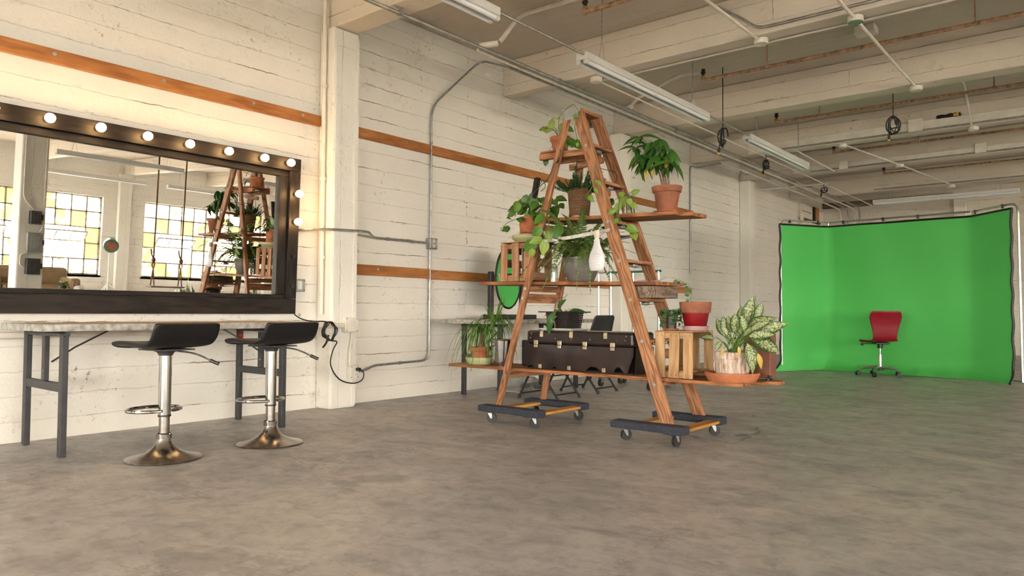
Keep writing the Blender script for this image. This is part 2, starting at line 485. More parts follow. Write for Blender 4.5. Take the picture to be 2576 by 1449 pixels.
def mk():
    M['wall'] = paint('wall_paint', 'YZ')
    M['wall_x'] = paint('wall_paint_cross', 'XZ', base=(.74, .69, .60))
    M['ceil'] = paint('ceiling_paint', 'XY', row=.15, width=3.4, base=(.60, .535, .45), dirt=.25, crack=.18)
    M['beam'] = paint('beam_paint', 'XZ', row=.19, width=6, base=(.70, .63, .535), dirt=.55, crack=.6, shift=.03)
    M['column'] = paint('column_paint', 'ZY', row=.30, width=7, base=(.80, .775, .71), dirt=.4, crack=.25)
    M['floor'] = floor_mat()
    M['rail_wood'] = wood('rail_fir', (.33, .12, .032), (.52, .225, .068), .5, 5, 40)
    M['ladder'] = wood('ladder_fir', (.20, .076, .032), (.48, .235, .115), .62, 14, 55, .35, (.43, .28, .185))
    M['shelf'] = wood('shelf_cedar', (.17, .064, .024), (.45, .185, .07), .6, 9, 55, .3, (.38, .23, .13))
    M['grey_wood'] = wood('weathered_grey_wood', (.10, .07, .05), (.27, .205, .155), .75, 15, 70, .3, (.33, .29, .25))
    M['crate'] = wood('crate_pine', (.36, .20, .09), (.62, .41, .215), .7, 6, 45, .25, (.42, .30, .20))
    M['crate_old'] = wood('crate_worn_pine', (.27, .13, .065), (.50, .29, .165), .72, 6, 45, .35, (.40, .27, .19))
    M['ply'] = wood('dolly_ply', (.46, .21, .04), (.72, .38, .10), .6, 4, 50)
    M['frame_black'] = wood('black_stained_wood', (.010, .008, .007), (.030, .024, .020), .5, 8, 60, spec=.2)
    M['mirror'] = plain('mirror_silver', (.93, .93, .92), .0, 1, 0)
    M['bulb'] = emit('bulb_glow', (1.0, .60, .24), BULB)
    M['black'] = plain('black_plastic', (.012, .012, .013), .38)
    M['black_metal'] = plain('black_painted_steel', (.022, .022, .024), .45, .0, .2)
    M['dark_metal'] = plain('charcoal_steel', (.045, .045, .047), .5, .2, .2)
    M['vinyl'] = plain('black_vinyl', (.009, .009, .010), .42, 0, .3, 60, .15, .35)
    M['chrome'] = plain('chrome', (.50, .50, .49), .14, 1, .1)
    M['brushed'] = plain('worn_chrome', (.36, .335, .31), .24, 1, .3, 25)
    M['steel'] = plain('galvanised_steel', (.40, .41, .40), .45, .9, .25, 30)
    M['zinc'] = plain('grey_zinc', (.34, .36, .36), .42, .7, .2, 20)
    M['conduit'] = plain('conduit_steel', (.36, .36, .33), .42, .7, .25, 12)
    M['pipe_white'] = plain('painted_pipe', (.72, .68, .60), .55, 0, .12, 9)
    M['rust'] = plain('rusty_pipe', (.35, .21, .12), .8, .1, .6, 18, .5)
    M['white_enamel'] = plain('white_enamel', (.66, .66, .63), .4, 0, .03)
    M['tube'] = plain('tube_sleeve', (.82, .84, .86), .15, 0, .03)
    M['table_top'] = wood('table_birch', (.55, .37, .22), (.70, .50, .32), .45, 3, 30)
    M['table_edge'] = plain('worn_aluminium_edge', (.42, .41, .38), .5, .35, .45, 22, .4)
    M['terracotta'] = plain('terracotta', (.38, .125, .052), .78, 0, .22, 16, .15)
    M['terracotta_old'] = plain('aged_terracotta', (.26, .092, .046), .8, 0, .35, 12, .2)
    M['soil'] = plain('soil', (.045, .028, .018), .95, 0, .5, 70, .8)
    M['green_dish'] = plain('sage_plastic', (.40, .42, .22), .5, 0, .08)
    M['grey_pot'] = plain('grey_glazed_pot', (.16, .15, .135), .32, 0, .2, 30)
    M['rope'] = plain('jute_rope', (.155, .082, .036), .9, 0, .4, 90, .6)
    M['cream_pot'] = None
    M['red_paint'] = plain('red_glaze', (.22, .006, .010), .35, 0, .15)
    M['clear'] = glass_mat('clear_glass', (.93, .96, .94), 0, .10)
    M['plastic_clear'] = glass_mat('clear_film', (.80, .82, .82), .2, .22)
    M['white_plastic'] = plain('milky_plastic', (.60, .60, .63), .3, 0, .04)
    M['beige_plastic'] = plain('beige_plastic', (.58, .50, .40), .5)
    M['paper'] = plain('paper', (.85, .85, .84), .7, 0, .03)
    M['leather'] = plain('worn_leather', (.020, .011, .009), .33, 0, .55, 7, .25, .4)
    M['leather_lid'] = plain('lid_leather', (.017, .009, .008), .30, 0, .5, 9, .25, .4)
    M['brass'] = plain('dull_brass', (.46, .39, .29), .35, .85, .3, 25)
    M['carpet'] = plain('blue_grey_carpet', (.034, .038, .054), .95, 0, .5, 130, .9)
    M['rubber'] = plain('caster_rubber', (.018, .018, .018), .55)
    M['screen'] = None
    M['red_shell'] = plain('red_lacquer', (.22, .004, .012), .27, 0, .1)
    M['alu'] = plain('aluminium', (.66, .64, .62), .3, 1, .06)
    M['yellow'] = plain('yellow_plastic', (.75, .42, .03), .45)
    M['pothos'] = leaf_mat('pothos_leaf', (.020, .080, .008), (.095, .21, .022))
    M['pothos_light'] = leaf_mat('young_pothos_leaf', (.09, .19, .02), (.24, .33, .055))
    M['money'] = leaf_mat('pachira_leaf', (.012, .055, .006), (.045, .135, .015))
    M['fern'] = leaf_mat('fern_leaf', (.05, .105, .018), (.16, .225, .05), rough=.6)
    M['aglao'] = leaf_mat('variegated_leaf', (.020, .065, .010), (.055, .12, .022), blotch=(.56, .56, .31))
    M['yellow_leaf'] = leaf_mat('yellowed_leaf', (.42, .27, .035), (.46, .36, .08))
    M['rosemary'] = leaf_mat('rosemary_needle', (.012, .045, .012), (.035, .095, .025), rough=.6)
    M['grass_leaf'] = leaf_mat('ponytail_blade', (.05, .13, .015), (.11, .22, .035))
    M['orchid'] = leaf_mat('orchid_leaf', (.03, .09, .02), (.06, .15, .035), rough=.3)
    M['orchid_purple'] = leaf_mat('orchid_purple_leaf', (.05, .015, .02), (.09, .03, .03), rough=.3)
    M['succulent'] = leaf_mat('succulent_leaf', (.035, .085, .025), (.10, .17, .06))
    M['stem_green'] = plain('green_stem', (.10, .19, .035), .55, 0, .3)
    M['stem_brown'] = plain('brown_stem', (.16, .095, .05), .8, 0, .4, 40)
    M['stem_dark'] = plain('dark_vine', (.03, .06, .015), .6, 0, .4)
    M['bark'] = plain('black_bark', (.018, .012, .010), .9, 0, .5, 40, .6)
    M['sofa'] = plain('tan_leather', (.36, .25, .14), .5, 0, .15, 8)
    M['pane'] = pane_mat()
    M['steel_sash'] = plain('painted_sash', (.38, .36, .30), .6, 0, .3)
    M['brick'] = plain('outdoor_brick', (.40, .20, .14), .9, 0, .2, 8)
    M['pavement'] = plain('pavement', (.33, .32, .30), .9, 0, .1, 1)
    M['lamp_green'] = plain('sea_green_enamel', (.05, .16, .12), .4, 0, .2)
    M['dark_paint'] = plain('dark_box_paint', (.05, .052, .05), .5, 0, .3)
    M['grey_box'] = plain('grey_switch_box', (.30, .31, .30), .55, .1, .2)
    M['brown_case'] = plain('brown_case', (.16, .055, .03), .5, 0, .25)
    M['red'] = plain('red_tape', (.6, .02, .02), .5)
    t = NT('carved_whitewash_pot'); t.set(.8, 0, .2); f = t.noise(t.scale(t.coord(), (40, 40, 9)), 1.5, 5)
    t.color(t.mix(t.rng(f, .35, .62), (.30, .17, .10), (.66, .56, .48))); t.bump(f, .8, .01); M['cream_pot'] = t.m
    t = NT('chroma_green_fabric'); t.set(.75, 0, .15); f = t.noise(t.world(), 300, 2)
    t.color(t.mix(f, (.105, .54, .125), (.13, .61, .15))); t.bump(f, .1, .001); M['screen'] = t.m
mk()

# ================================================================== the room
mb = MB(); mb.box(WX0 - .3, WX1 + .3, WY0 - .3, WY1 + .3, -.12, 0); struct('floor', mb, M['floor'])
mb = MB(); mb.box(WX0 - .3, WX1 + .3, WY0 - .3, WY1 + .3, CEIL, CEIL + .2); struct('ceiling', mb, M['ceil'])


def board_wall(name, mat):
    """Cast wall whose form boards left courses slightly proud of one another."""
    mb = MB(); rnd = random.Random(3); row = .155; n = int(CEIL / row) + 1
    for k in range(n):
        z0, z1 = k * row, min(CEIL, (k + 1) * row)
        y = WY0 - rnd.uniform(0, 2.4)
        while y < WY1:
            y2 = y + rnd.uniform(3.0, 6.5); off = rnd.uniform(0, .0014)
            mb.add([(WX0 + off + rnd.uniform(-.001, .001), max(y, WY0), z0), (WX0 + off, min(y2, WY1), z0), (WX0 + off + rnd.uniform(-.002, .002), min(y2, WY1), z1), (WX0 + off, max(y, WY0), z1)], [(0, 1, 2, 3)])
            y = y2
    mb.box(WX0 - .3, WX0 - .002, WY0, WY1, 0, CEIL)
    return struct(name, mb, mat)


board_wall('wall_left', M['wall'])
mb = MB(); mb.box(WX0, WX1, WY1, WY1 + .3, 0, CEIL); struct('wall_back', mb, M['wall_x'])


def holed_wall(name, mat, axis, at, lo, hi, holes, z0, z1, th):
    mb = MB()

    def b(a, c, d, e):
        if axis == 'x': mb.box(at, at + th, a, c, d, e)
        else: mb.box(a, c, at - th, at, d, e)
    b(lo, hi, 0, z0); b(lo, hi, z1, CEIL); e = lo
    for p, q in holes:
        if p > e: b(e, p, z0, z1)
        e = q
    if e < hi: b(e, hi, z0, z1)
    return struct(name, mb, mat)


WR = [(max(a, WY0 + .3), b) for a, b in WIN_R]
holed_wall('wall_right', M['wall'], 'x', WX1, WY0, WY1, WR, *WIN_Z, .3)
holed_wall('wall_front', M['wall_x'], 'y', WY0, WX0, WX1, WIN_F, *WIN_Z, .3)

# beams across the room, columns and piers under every second one
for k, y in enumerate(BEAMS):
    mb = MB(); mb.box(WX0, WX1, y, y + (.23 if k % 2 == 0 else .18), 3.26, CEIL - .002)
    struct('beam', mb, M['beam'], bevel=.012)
for y, wd in ((-5.66, .27), (-.92, .27), (3.78, .27), (8.49, .24), (12.99, .25)):
    mb = MB(); mb.box(WX0 + .003, WX0 + .20, y, y + wd, 0, 3.255); struct('column', mb, M['column'], bevel=.015)
    mb = MB(); mb.box(2.2, 2.54, y - .06, y + .30, 0, 3.255); struct('column', mb, M['column'], bevel=.02)
    mb = MB(); mb.box(WX1 - .16, WX1 - .004, y - .02, y + .3, 0, 3.255); struct('column', mb, M['column'], bevel=.015)
# the recessed panel cast into the nearest column
mb = MB(); x = WX0 + .2
mb.box(x, x + .006, 3.80, 3.83, .02, 3.2); mb.box(x, x + .006, 4.01, 4.045, .02, 3.2); mb.box(x, x + .006, 3.83, 4.01, 3.1, 3.2)
struct('trim_1', mb, M['column'])


# ------------------------------------------------------------------ steel windows
def window(n, axis, at, a, b):
    """Steel sash window, 5 rows of panes, two units with an open vent in each."""
    z0, z1 = WIN_Z; rows = 5; unit = (b - a) / 2; cols = 5; s = .025

    def pt(u, z, d=0): return V((at + d, u, z)) if axis == 'x' else V((u, at - d, z))
    root = bpy.data.objects.new('window_%d' % n, None); COL.objects.link(root); root.location = pt((a + b) / 2, z0); root['kind'] = 'structure'

    def bx(mb, u0, u1, w0, w1, d0=.05, d1=.09):
        p, q = pt(u0, w0, d0), pt(u1, w1, d1)
        mb.box(min(p.x, q.x), max(p.x, q.x), min(p.y, q.y), max(p.y, q.y), w0, w1)
    mb = MB()
    for u in (a, (a + b) / 2 - s, b - 2 * s): bx(mb, u, u + 2 * s, z0, z1)
    bx(mb, a, b, z0, z0 + .04); bx(mb, a, b, z1 - .04, z1)
    part('window_frame', mb, M['steel_sash'], root)
    mb = MB(); bx(mb, a - .03, b + .03, z0 - .05, z0, -.05, .12); part('window_sill', mb, M['column'], root)
    hz = (z1 - z0) / rows
    for k in range(2):
        u0 = a + k * unit; wu = unit / cols
        mb = MB()
        for i in range(1, cols):
            for j in range(rows):
                if i in (2, 3) and j in (1, 2): continue
                bx(mb, u0 + i * wu - .018, u0 + i * wu + .018, z0 + j * hz, z0 + (j + 1) * hz)
        for j in range(1, rows):
            for i in range(cols):
                if j == 2 and i in (1, 2, 3): continue
                bx(mb, u0 + i * wu, u0 + (i + 1) * wu, z0 + j * hz - .018, z0 + j * hz + .018)
        part('glazing_bar', mb, M['steel_sash'], root)
        for i in range(cols):
            for j in range(rows):
                if i in (1, 2, 3) and j in (1, 2): continue
                mb = MB(); bx(mb, u0 + i * wu + .004, u0 + (i + 1) * wu - .004, z0 + j * hz + .004, z0 + (j + 1) * hz - .004, .068, .072)
                part('pane', mb, M['pane'], root)
        # open vent: hinged a little below its top edge, tipped so that its foot swings out
        t = radians(48); hb = z0 + hz * 2.25; ux = u0 + wu + .02; ww = wu * 3 - .04

        def vp(u, h, d=0):     # h: from -1.25 (foot) to .75 (head), in pane heights
            return pt(u, hb + h * hz * .92 * cos(t), .07 - h * hz * .92 * sin(t) + d)
        mb = MB()
        for i in range(4): mb.bar(vp(ux + i * ww / 3, -1.22), vp(ux + i * ww / 3, .72), .034, .03)
        for h in (-1.22, -.25, .72): mb.bar(vp(ux, h), vp(ux + ww, h), .03, .034)
        vf = part('vent_frame', mb, M['steel_sash'], root)
        for i in range(3):
            for h in (-1.22, -.25):
                mb = MB(); e = .008
                mb.add([vp(ux + i * ww / 3 + e, h + .02), vp(ux + (i + 1) * ww / 3 - e, h + .02), vp(ux + (i + 1) * ww / 3 - e, h + .95), vp(ux + i * ww / 3 + e, h + .95)], [(0, 1, 2, 3)])
                part('pane', mb, M['pane'], vf)
        mb = MB(); mb.bar(vp(ux + ww / 2, -1.2), pt(ux + ww / 2, z0 + hz * 1.02, .03), .012, .012); part('stay', mb, M['steel_sash'], root)


n = 1
for a, b in WR: window(n, 'x', WX1 + .05, a, b); n += 1
for a, b in WIN_F: window(n, 'y', WY0 - .05, a, b); n += 1

# outdoors: yard and the brick building across it
mb = MB(); mb.box(-60, 60, -60, 70, -.3, -.14); o = struct('ground', mb, M['pavement'])
bd = thing('outside_building', 'red brick building seen through the windows across the yard', 'building', (24, 20, -.14))
mb = MB(); mb.box(22, 28, 13.5, 27, -.14, 5.2)
for y in (15.0, 18.5, 22, 25):
    pass
part('brick_wall', mb, M['brick'], bd)
for y in (15.0, 18.2, 21.4, 24.6):
    mb = MB(); mb.box(21.93, 22.0, y, y + 1.5, 1.0, 2.9); w = part('outside_window', mb, M['white_enamel'], bd)
    mb = MB(); mb.box(21.9, 21.93, y + .08, y + 1.42, 1.08, 2.82); part('pane', mb, M['zinc'], w)
mb = MB(); mb.box(21.9, 28.1, 13.4, 27.1, 5.2, 5.4); part('roof', mb, M['pavement'], bd)
# ================================================================== things fixed to the left wall
def rail(y0, y1, z0, z1, label, screws, group):
    t = thing('wall_rail', label, 'rail', (WX0 + .005, (y0 + y1) / 2, z0), group=group)
    mb = MB(); mb.box(WX0 + .0055, WX0 + .042, y0, y1, z0, z1); part('board', mb, M['rail_wood'], t, bevel=.003)
    for y in screws:
        mb = MB(); c = V((WX0 + .042, y, (z0 + z1) / 2 + .012)); mb.cyl(c, c + V((.003, 0, 0)), .013, seg=10); mb.cyl(c, c + V((.008, 0, 0)), .007, seg=6)
        part('screw', mb, M['steel'], t)


G = 'orange wooden rails screwed along the wall'
rail(.3, 3.773, 2.415, 2.505, 'long orange wood rail screwed to wall above the lighted mirror', (.9, 1.72, 2.42, 3.13, 3.59), G)
rail(4.06, 5.078, 2.400, 2.492, 'short upper wood rail between the concrete column and the bent conduit', (4.75,), G)
rail(5.106, 8.47, 2.400, 2.492, 'upper wood rail running behind the ladder from the bent conduit onwards', (5.5, 6.3, 7.2, 8.1), G)
rail(8.76, 11.0, 2.390, 2.482, 'upper wood rail on the bay past the second column, behind the money tree', (9.4, 10.2, 10.8), G)
rail(4.06, 5.078, 1.155, 1.25, 'short lower wood rail between the concrete column and the outlet conduit', (4.42,), G)
rail(5.106, 8.47, 1.15, 1.242, 'lower wood rail passing behind the oval mirror and wooden crate', (5.16, 5.75, 6.6, 7.8), G)
rail(8.76, 10.94, 1.14, 1.232, 'short lower wood rail beyond the second column, above the red pot', (9.5, 10.6), G)


def conduit(name, pts, r, mat, label, cat='conduit', group=None, clips=(), rb=.1, seg=8):
    P = bend(pts, rb); t = thing(name, label, cat, P[0], group=group)
    mb = MB(); mb.tube(P, r, seg); part('tube', mb, mat, t, smooth=True)
    for c, d in clips:
        mb = MB(); c = V(c); d = V(d).normalized(); mb.cyl(c - d * .012, c + d * .012, r * 1.45, seg=10); part('clip', mb, mat, t, smooth=True)
    return t


XW = WX0 + .025
conduit('conduit', [(XW, 4.215, .285), (XW, 4.30, .29), (XW, 4.40, .33), (XW, 5.10, .345), (XW, 5.10, 1.44)], .011, M['steel'],
        'thin steel conduit dropping from the wall outlet and turning along the floor to column', clips=[((XW, 5.1, .95), (0, 0, 1)), ((XW, 4.72, .338), (0, 1, 0))], rb=.11)
conduit('conduit', [(XW, 5.105, 1.575), (XW, 5.105, 2.89), (-5.15, 5.72, 3.50), (-4.55, 5.60, 3.24)], .011, M['steel'],
        'steel conduit rising from the wall outlet and angling up to the ceiling pipes', clips=[((XW, 5.105, 2.52), (0, 0, 1)), ((XW, 5.105, 1.62), (0, 0, 1))], rb=.14)
conduit('conduit', [(-5.255, 3.55, 1.50), (-5.16, 3.60, 1.503), (-5.062, 3.74, 1.512), (-5.058, 4.07, 1.525), (-5.058, 4.16, 1.525), (XW, 4.38, 1.505), (XW, 5.055, 1.508)], .011, M['steel'],
        'horizontal steel conduit running from behind the lighted mirror to the wall outlet', clips=[((XW, 4.55, 1.507), (0, 1, 0)), ((XW, 4.86, 1.507), (0, 1, 0))], rb=.06)


def plate_box(name, c, w, h, d, mat, label, cat, face=None):
    """Wall box facing +x; c: centre of its back."""
    t = thing(name, label, cat, c); c = V(c)
    mb = MB(); mb.box(c.x, c.x + d, c.y - w / 2, c.y + w / 2, c.z - h / 2, c.z + h / 2); part('box', mb, mat, t, bevel=.004)
    mb = MB(); mb.box(c.x + d, c.x + d + .003, c.y - w / 2 + .004, c.y + w / 2 - .004, c.z - h / 2 + .004, c.z + h / 2 - .004); p = part('cover_plate', mb, mat, t, bevel=.003)
    for sy in (-1, 1):
        for sz in (-1, 1):
            mb = MB(); q = V((c.x + d + .003, c.y + sy * w * .38, c.z + sz * h * .40)); mb.cyl(q, q + V((.002, 0, 0)), .004, seg=8); part('screw', mb, M['dark_metal'], t)
    return t, c.x + d + .003


def sockets(t, x, y, z):
    for dz in (-.024, .024):
        mb = MB(); mb.cyl((x, y, z + dz), (x + .003, y, z + dz), .016, seg=14); s = part('socket_face', mb, M['white_enamel'], t)
        mb = MB()
        for dy in (-.006, .006): mb.box(x + .003, x + .0036, y + dy - .0012, y + dy + .0012, z + dz - .002, z + dz + .007)
        part('slot', mb, M['black'], s)


t, fx = plate_box('outlet_box', (WX0 + .006, 5.115, 1.505), .105, .11, .055, M['zinc'], 'grey metal outlet box where three wall conduits meet', 'outlet'); sockets(t, fx, 5.115, 1.505)
t, fx = plate_box('light_switch', (WX0 + .006, 3.585, 1.04), .11, .105, .03, M['zinc'], 'grey metal light switch box beside the lighted mirror', 'switch')
mb = MB(); mb.box(fx, fx + .004, 3.563, 3.607, 1.005, 1.075); pl = part('rocker_plate', mb, M['white_enamel'], t, bevel=.002)
mb = MB(); mb.add([(fx + .004, 3.573, 1.015), (fx + .004, 3.597, 1.015), (fx + .004, 3.597, 1.065), (fx + .004, 3.573, 1.065), (fx + .006, 3.573, 1.015), (fx + .006, 3.597, 1.015), (fx + .011, 3.597, 1.065), (fx + .011, 3.573, 1.065)], [(4, 5, 6, 7), (0, 4, 7, 3), (1, 2, 6, 5), (3, 7, 6, 2), (0, 1, 5, 4)])
part('rocker', mb, M['white_enamel'], pl)
XC = WX0 + .2065
t, fx = plate_box('junction_box', (XC, 3.965, .712), .145, .125, .045, M['pipe_white'], 'white painted junction box high on the column above the outlet', 'electrical box')
t, fx = plate_box('outlet_box', (XC, 4.0, .305), .09, .105, .045, M['pipe_white'], 'white painted outlet box low on the column with black plug', 'outlet'); sockets(t, fx, 4.015, .305)
conduit('conduit', [(XC + .02, 3.985, .64), (XC + .02, 3.985, .58), (XC + .012, 3.97, .50), (XC + .012, 3.97, .362)], .012, M['pipe_white'], 'short white conduit joining the two boxes on the column', rb=.05)
conduit('pipe', [(WX0 + .05, .4, .665), (WX0 + .05, 3.45, .672), (XC + .02, 3.74, .705), (XC + .02, 3.885, .705)], .021, M['pipe_white'], 'white painted pipe running along the wall behind the folding table', 'pipe', rb=.08)
conduit('pipe', [(WX0 + .11, 3.75, .80), (WX0 + .11, 3.75, 3.62)], .017, M['pipe_white'], 'thin white painted pipe rising in the corner beside the column', 'pipe', clips=[((WX0 + .11, 3.75, z), (0, 0, 1)) for z in (1.28, 1.95, 2.75)])
# black cord: from the mirror along the table, coiled over the white pipe, down to the outlet
cx, cy, cz = XC + .055, 3.71, .66
coil = []
for k in range(44):
    a = pi / 2 + k * 2 * pi / 12.2; r = .073 + .008 * sin(k * 2.1)
    coil.append((cx + .004 * sin(k * 1.7) + .0012 * k, cy + r * cos(a) * .8, cz + r * sin(a)))
pts = spline([(-5.13, 3.46, .80), (-5.10, 3.50, .765), (-5.03, 3.56, .742), (cx, 3.65, .742)] + coil + [(cx + .05, cy + .055, cz - .09), (cx + .03, 3.74, .50), (cx + .01, 3.735, .38), (cx + .01, 3.82, .26), (cx + .02, 3.95, .215), (cx + .045, 4.03, .235), (cx + .05, 4.05, .29), (fx + .045, 4.033, .325)], 4)
t = thing('power_cord', 'coiled black power cord looped over white pipe and plugged in low on column', 'cord', pts[0])
mb = MB(); mb.tube(pts, .0055, 6); part('cable', mb, M['black'], t, smooth=True)
mb = MB(); mb.box(fx + .0042, fx + .045, 4.003, 4.033, .315, .343); part('plug', mb, M['black'], t, bevel=.006)
mb = MB(); mb.tube(spline([(cx + .05, cy - .03, cz - .03), (cx + .05, cy - .05, cz - .09), (cx + .05, cy - .085, cz - .13)], 3), .008, 6); part('cord_end', mb, M['black'], t, smooth=True)

# ------------------------------------------------------------------ the lighted mirror (leans forward from the wall)
TILT = radians(2.3)
BZ = .805
mt = thing('vanity_mirror', 'large wall mirror in black wooden frame with a row of glowing bulbs', 'mirror', (WX0 + .012, 0, BZ), rot=(0, TILT, radians(.3) * 0))
Y0, Y1, HT = .75, 3.515, 1.27


def lpart(name, mb, mat, parent, **k): return part(name, mb, mat, parent, False, **k)


mb = MB(); mb.box(.0, .075, Y0, Y1, 0, .122); lpart('frame_board', mb, M['frame_black'], mt, bevel=.003)
mb = MB(); mb.box(.0, .075, Y0, Y1, HT - .105, HT); lpart('frame_board', mb, M['frame_black'], mt, bevel=.003)
mb = MB(); mb.box(.0, .075, Y1 - .095, Y1, .124, HT - .107); lpart('frame_board', mb, M['frame_black'], mt, bevel=.003)
mb = MB(); mb.box(.0, .075, Y0, Y0 + .095, .124, HT - .107); lpart('frame_board', mb, M['frame_black'], mt, bevel=.003)
gy0, gy1, gz0, gz1 = Y0 + .18, Y1 - .178, .155, HT - .155
mb = MB(); mb.box(.0, .05, Y0 + .097, Y1 - .097, .124, gz0); lpart('inner_moulding', mb, M['frame_black'], mt, bevel=.003)
mb = MB(); mb.box(.0, .05, Y0 + .097, Y1 - .097, gz1, HT - .107); lpart('inner_moulding', mb, M['frame_black'], mt, bevel=.003)
mb = MB(); mb.box(.0, .05, gy1, Y1 - .097, gz0 + .002, gz1 - .002); lpart('inner_moulding', mb, M['frame_black'], mt, bevel=.003)
mb = MB(); mb.box(.0, .05, Y0 + .097, gy0, gz0 + .002, gz1 - .002); lpart('inner_moulding', mb, M['frame_black'], mt, bevel=.003)
mb = MB(); mb.box(.012, .02, gy0, gy1, gz0, gz1); lpart('mirror_glass', mb, M['mirror'], mt)
inv = world_of(mt).inverted()


def lamp(p, lit=True):
    """Socket on the frame face at local (y, z); globe bulb screwed into it."""
    y, z = p
    mb = MB(); mb.cyl((.0755, y, z), (.084, y, z), .021, .019, 16); mb.cyl((.084, y, z), (.096, y, z), .016, seg=16)
    s = lpart('socket', mb, M['black'], mt, smooth=True)
    if lit:
        b = MB(); b.lathe([(.010, -.03), (.013, -.016), (.021, -.004), (.028, .010), (.0305, .024), (.027, .040), (.017, .052), (.001, .056)], (0, 0, 0), 18)
        b.v = [V((.115 + q.z, y + q.x, z + q.y)) for q in b.v]
        lpart('bulb', b, M['bulb'], s, smooth=True, angle=80, label='glowing warm white globe bulb')
    else:
        b = MB(); b.cyl((.096, y, z), (.0975, y, z), .012, seg=12); lpart('socket_hole', b, M['rubber'], s)


tops = [(125, 293), (253, 322), (371, 343), (477, 362), (575, 382), (665, 398), (731, 411)]
ys = [(inv @ on(px, py, 'x', -5.09)).y for px, py in tops]
step = (ys[1] - ys[0])
for y in [ys[0] - 3 * step, ys[0] - 2 * step, ys[0] - step] + ys:
    if y > Y0 + .03: lamp((y, HT - .052))
for px, py, lit in ((747, 488, 1), (745, 558, 1), (727, 643, 0), (725, 720, 0)):
    q = inv @ on(px, py, 'x', -5.12); lamp((Y1 - .048, q.z), lit)


# ------------------------------------------------------------------ folding tables
def folding_table(y0, y1, x0, x1, zt, label, legs, top_mat):
    t = thing('folding_table', label, 'table', ((x0 + x1) / 2, (y0 + y1) / 2, 0))
    mb = MB(); mb.box(x0 + .012, x1 - .012, y0 + .012, y1 - .012, zt - .03, zt); part('tabletop', mb, top_mat, t)
    mb = MB(); e = .012
    mb.box(x0, x0 + e, y0, y1, zt - .04, zt + .001); mb.box(x1 - e, x1, y0, y1, zt - .04, zt + .001)
    mb.box(x0 + e, x1 - e, y0, y0 + e, zt - .04, zt + .001); mb.box(x0 + e, x1 - e, y1 - e, y1, zt - .04, zt + .001)
    part('edge_band', mb, M['table_edge'], t, bevel=.003)
    for y, s in legs:
        lw = .046
        for x in (x0 + .06, x1 - .075):
            mb = MB(); mb.bar((x, y, 0), (x, y, zt - .055), lw, lw * .75, (0, 1, 0)); part('leg', mb, M['dark_metal'], t, bevel=.004)
        mb = MB(); mb.cyl((x0 + .03, y, zt - .058), (x1 - .03, y, zt - .058), .015, seg=12); part('pivot_tube', mb, M['dark_metal'], t, smooth=True)
        mb = MB(); mb.bar((x0 + .084, y, .385), (x1 - .099, y, .385), .028, .05); part('crossbar', mb, M['dark_metal'], t, bevel=.003)
        xm = (x0 + x1) / 2 - .0
        mb = MB(); mb.bar((xm, y, .41), (xm, y, zt - .075), .045, .028, (0, 1, 0)); part('centre_strut', mb, M['dark_metal'], t, bevel=.003)
        mb = MB(); mb.bar((xm + .04, y + s * .02, .52), (xm + .04, y + s * .14, .60), .006, .022, (1, 0, 0)); mb.bar((xm + .04, y + s * .14, .60), (xm + .04, y + s * .34, zt - .04), .006, .022, (1, 0, 0)); part('brace', mb, M['black_metal'], t)
        mb = MB(); mb.cyl((xm + .015, y - .004, .47), (xm + .015, y - .02, .47), .006, seg=8); part('bolt', mb, M['steel'], t)
    return t


ft = folding_table(1.46, 3.255, -5.215, -4.505, .745, 'long folding table with worn pale edge standing under the lighted mirror', ((1.59, 1), (3.0, -1)), M['table_top'])
mb = MB(); mb.cyl((-4.82, 2.80, .653), (-4.82, 2.825, .637), .012, seg=10); part('brace_sleeve', mb, M['red'], ft, label='red plastic sleeve on the leg brace')
t2 = folding_table(5.13, 6.97, -5.10, -4.49, .752, 'folding table against the wall behind the ladder with oval mirror on it', ((5.38, 1), (6.66, -1)), M['table_edge'])

# the white pipe stand-off and oval mirror on the second table
om = thing('oval_mirror', 'oval tilting mirror on black stand on the rear folding table, reflecting green', 'mirror', (-4.88, 5.9, .7535))
mb = MB(); mb.box(-4.98, -4.76, 5.59, 6.21, .7535, .80); part('base', mb, M['black_metal'], om, bevel=.006)
for y in (5.62, 6.13):
    mb = MB(); mb.box(-4.945, -4.90, y, y + .05, .80, 1.24); part('post', mb, M['black_metal'], om, bevel=.004)
E = [(.23 * cos(2 * pi * i / 48), .31 * sin(2 * pi * i / 48)) for i in range(48)]
oc = V((-4.90, 5.9, 1.182)); on_ = V((cos(radians(6.5)), sin(radians(6.5)), 0)); oy = V((-on_.y, on_.x, 0))


def op(a, b, d): return oc + oy * a + on_ * d + V((0, 0, b))


mb = MB(); mb.poly([op(a, b, 0) for a, b in E], on_ * .004); part('mirror_glass', mb, M['mirror'], om)
mb = MB(); mb.tube([op(a * 1.02, b * 1.02, 0) for a, b in E], .0115, 8, True); part('rim', mb, M['black'], om, smooth=True)
mb = MB(); mb.poly([op(a * .99, b * .99, -.012) for a, b in E], on_ * .011); part('back_plate', mb, M['black_metal'], om)
for s in (-1, 1):
    mb = MB(); mb.cyl((-4.91, 5.9 + s * .235, 1.182), (-4.91, 5.9 + s * .262, 1.182), .012, seg=10); part('pivot_knob', mb, M['black'], om)


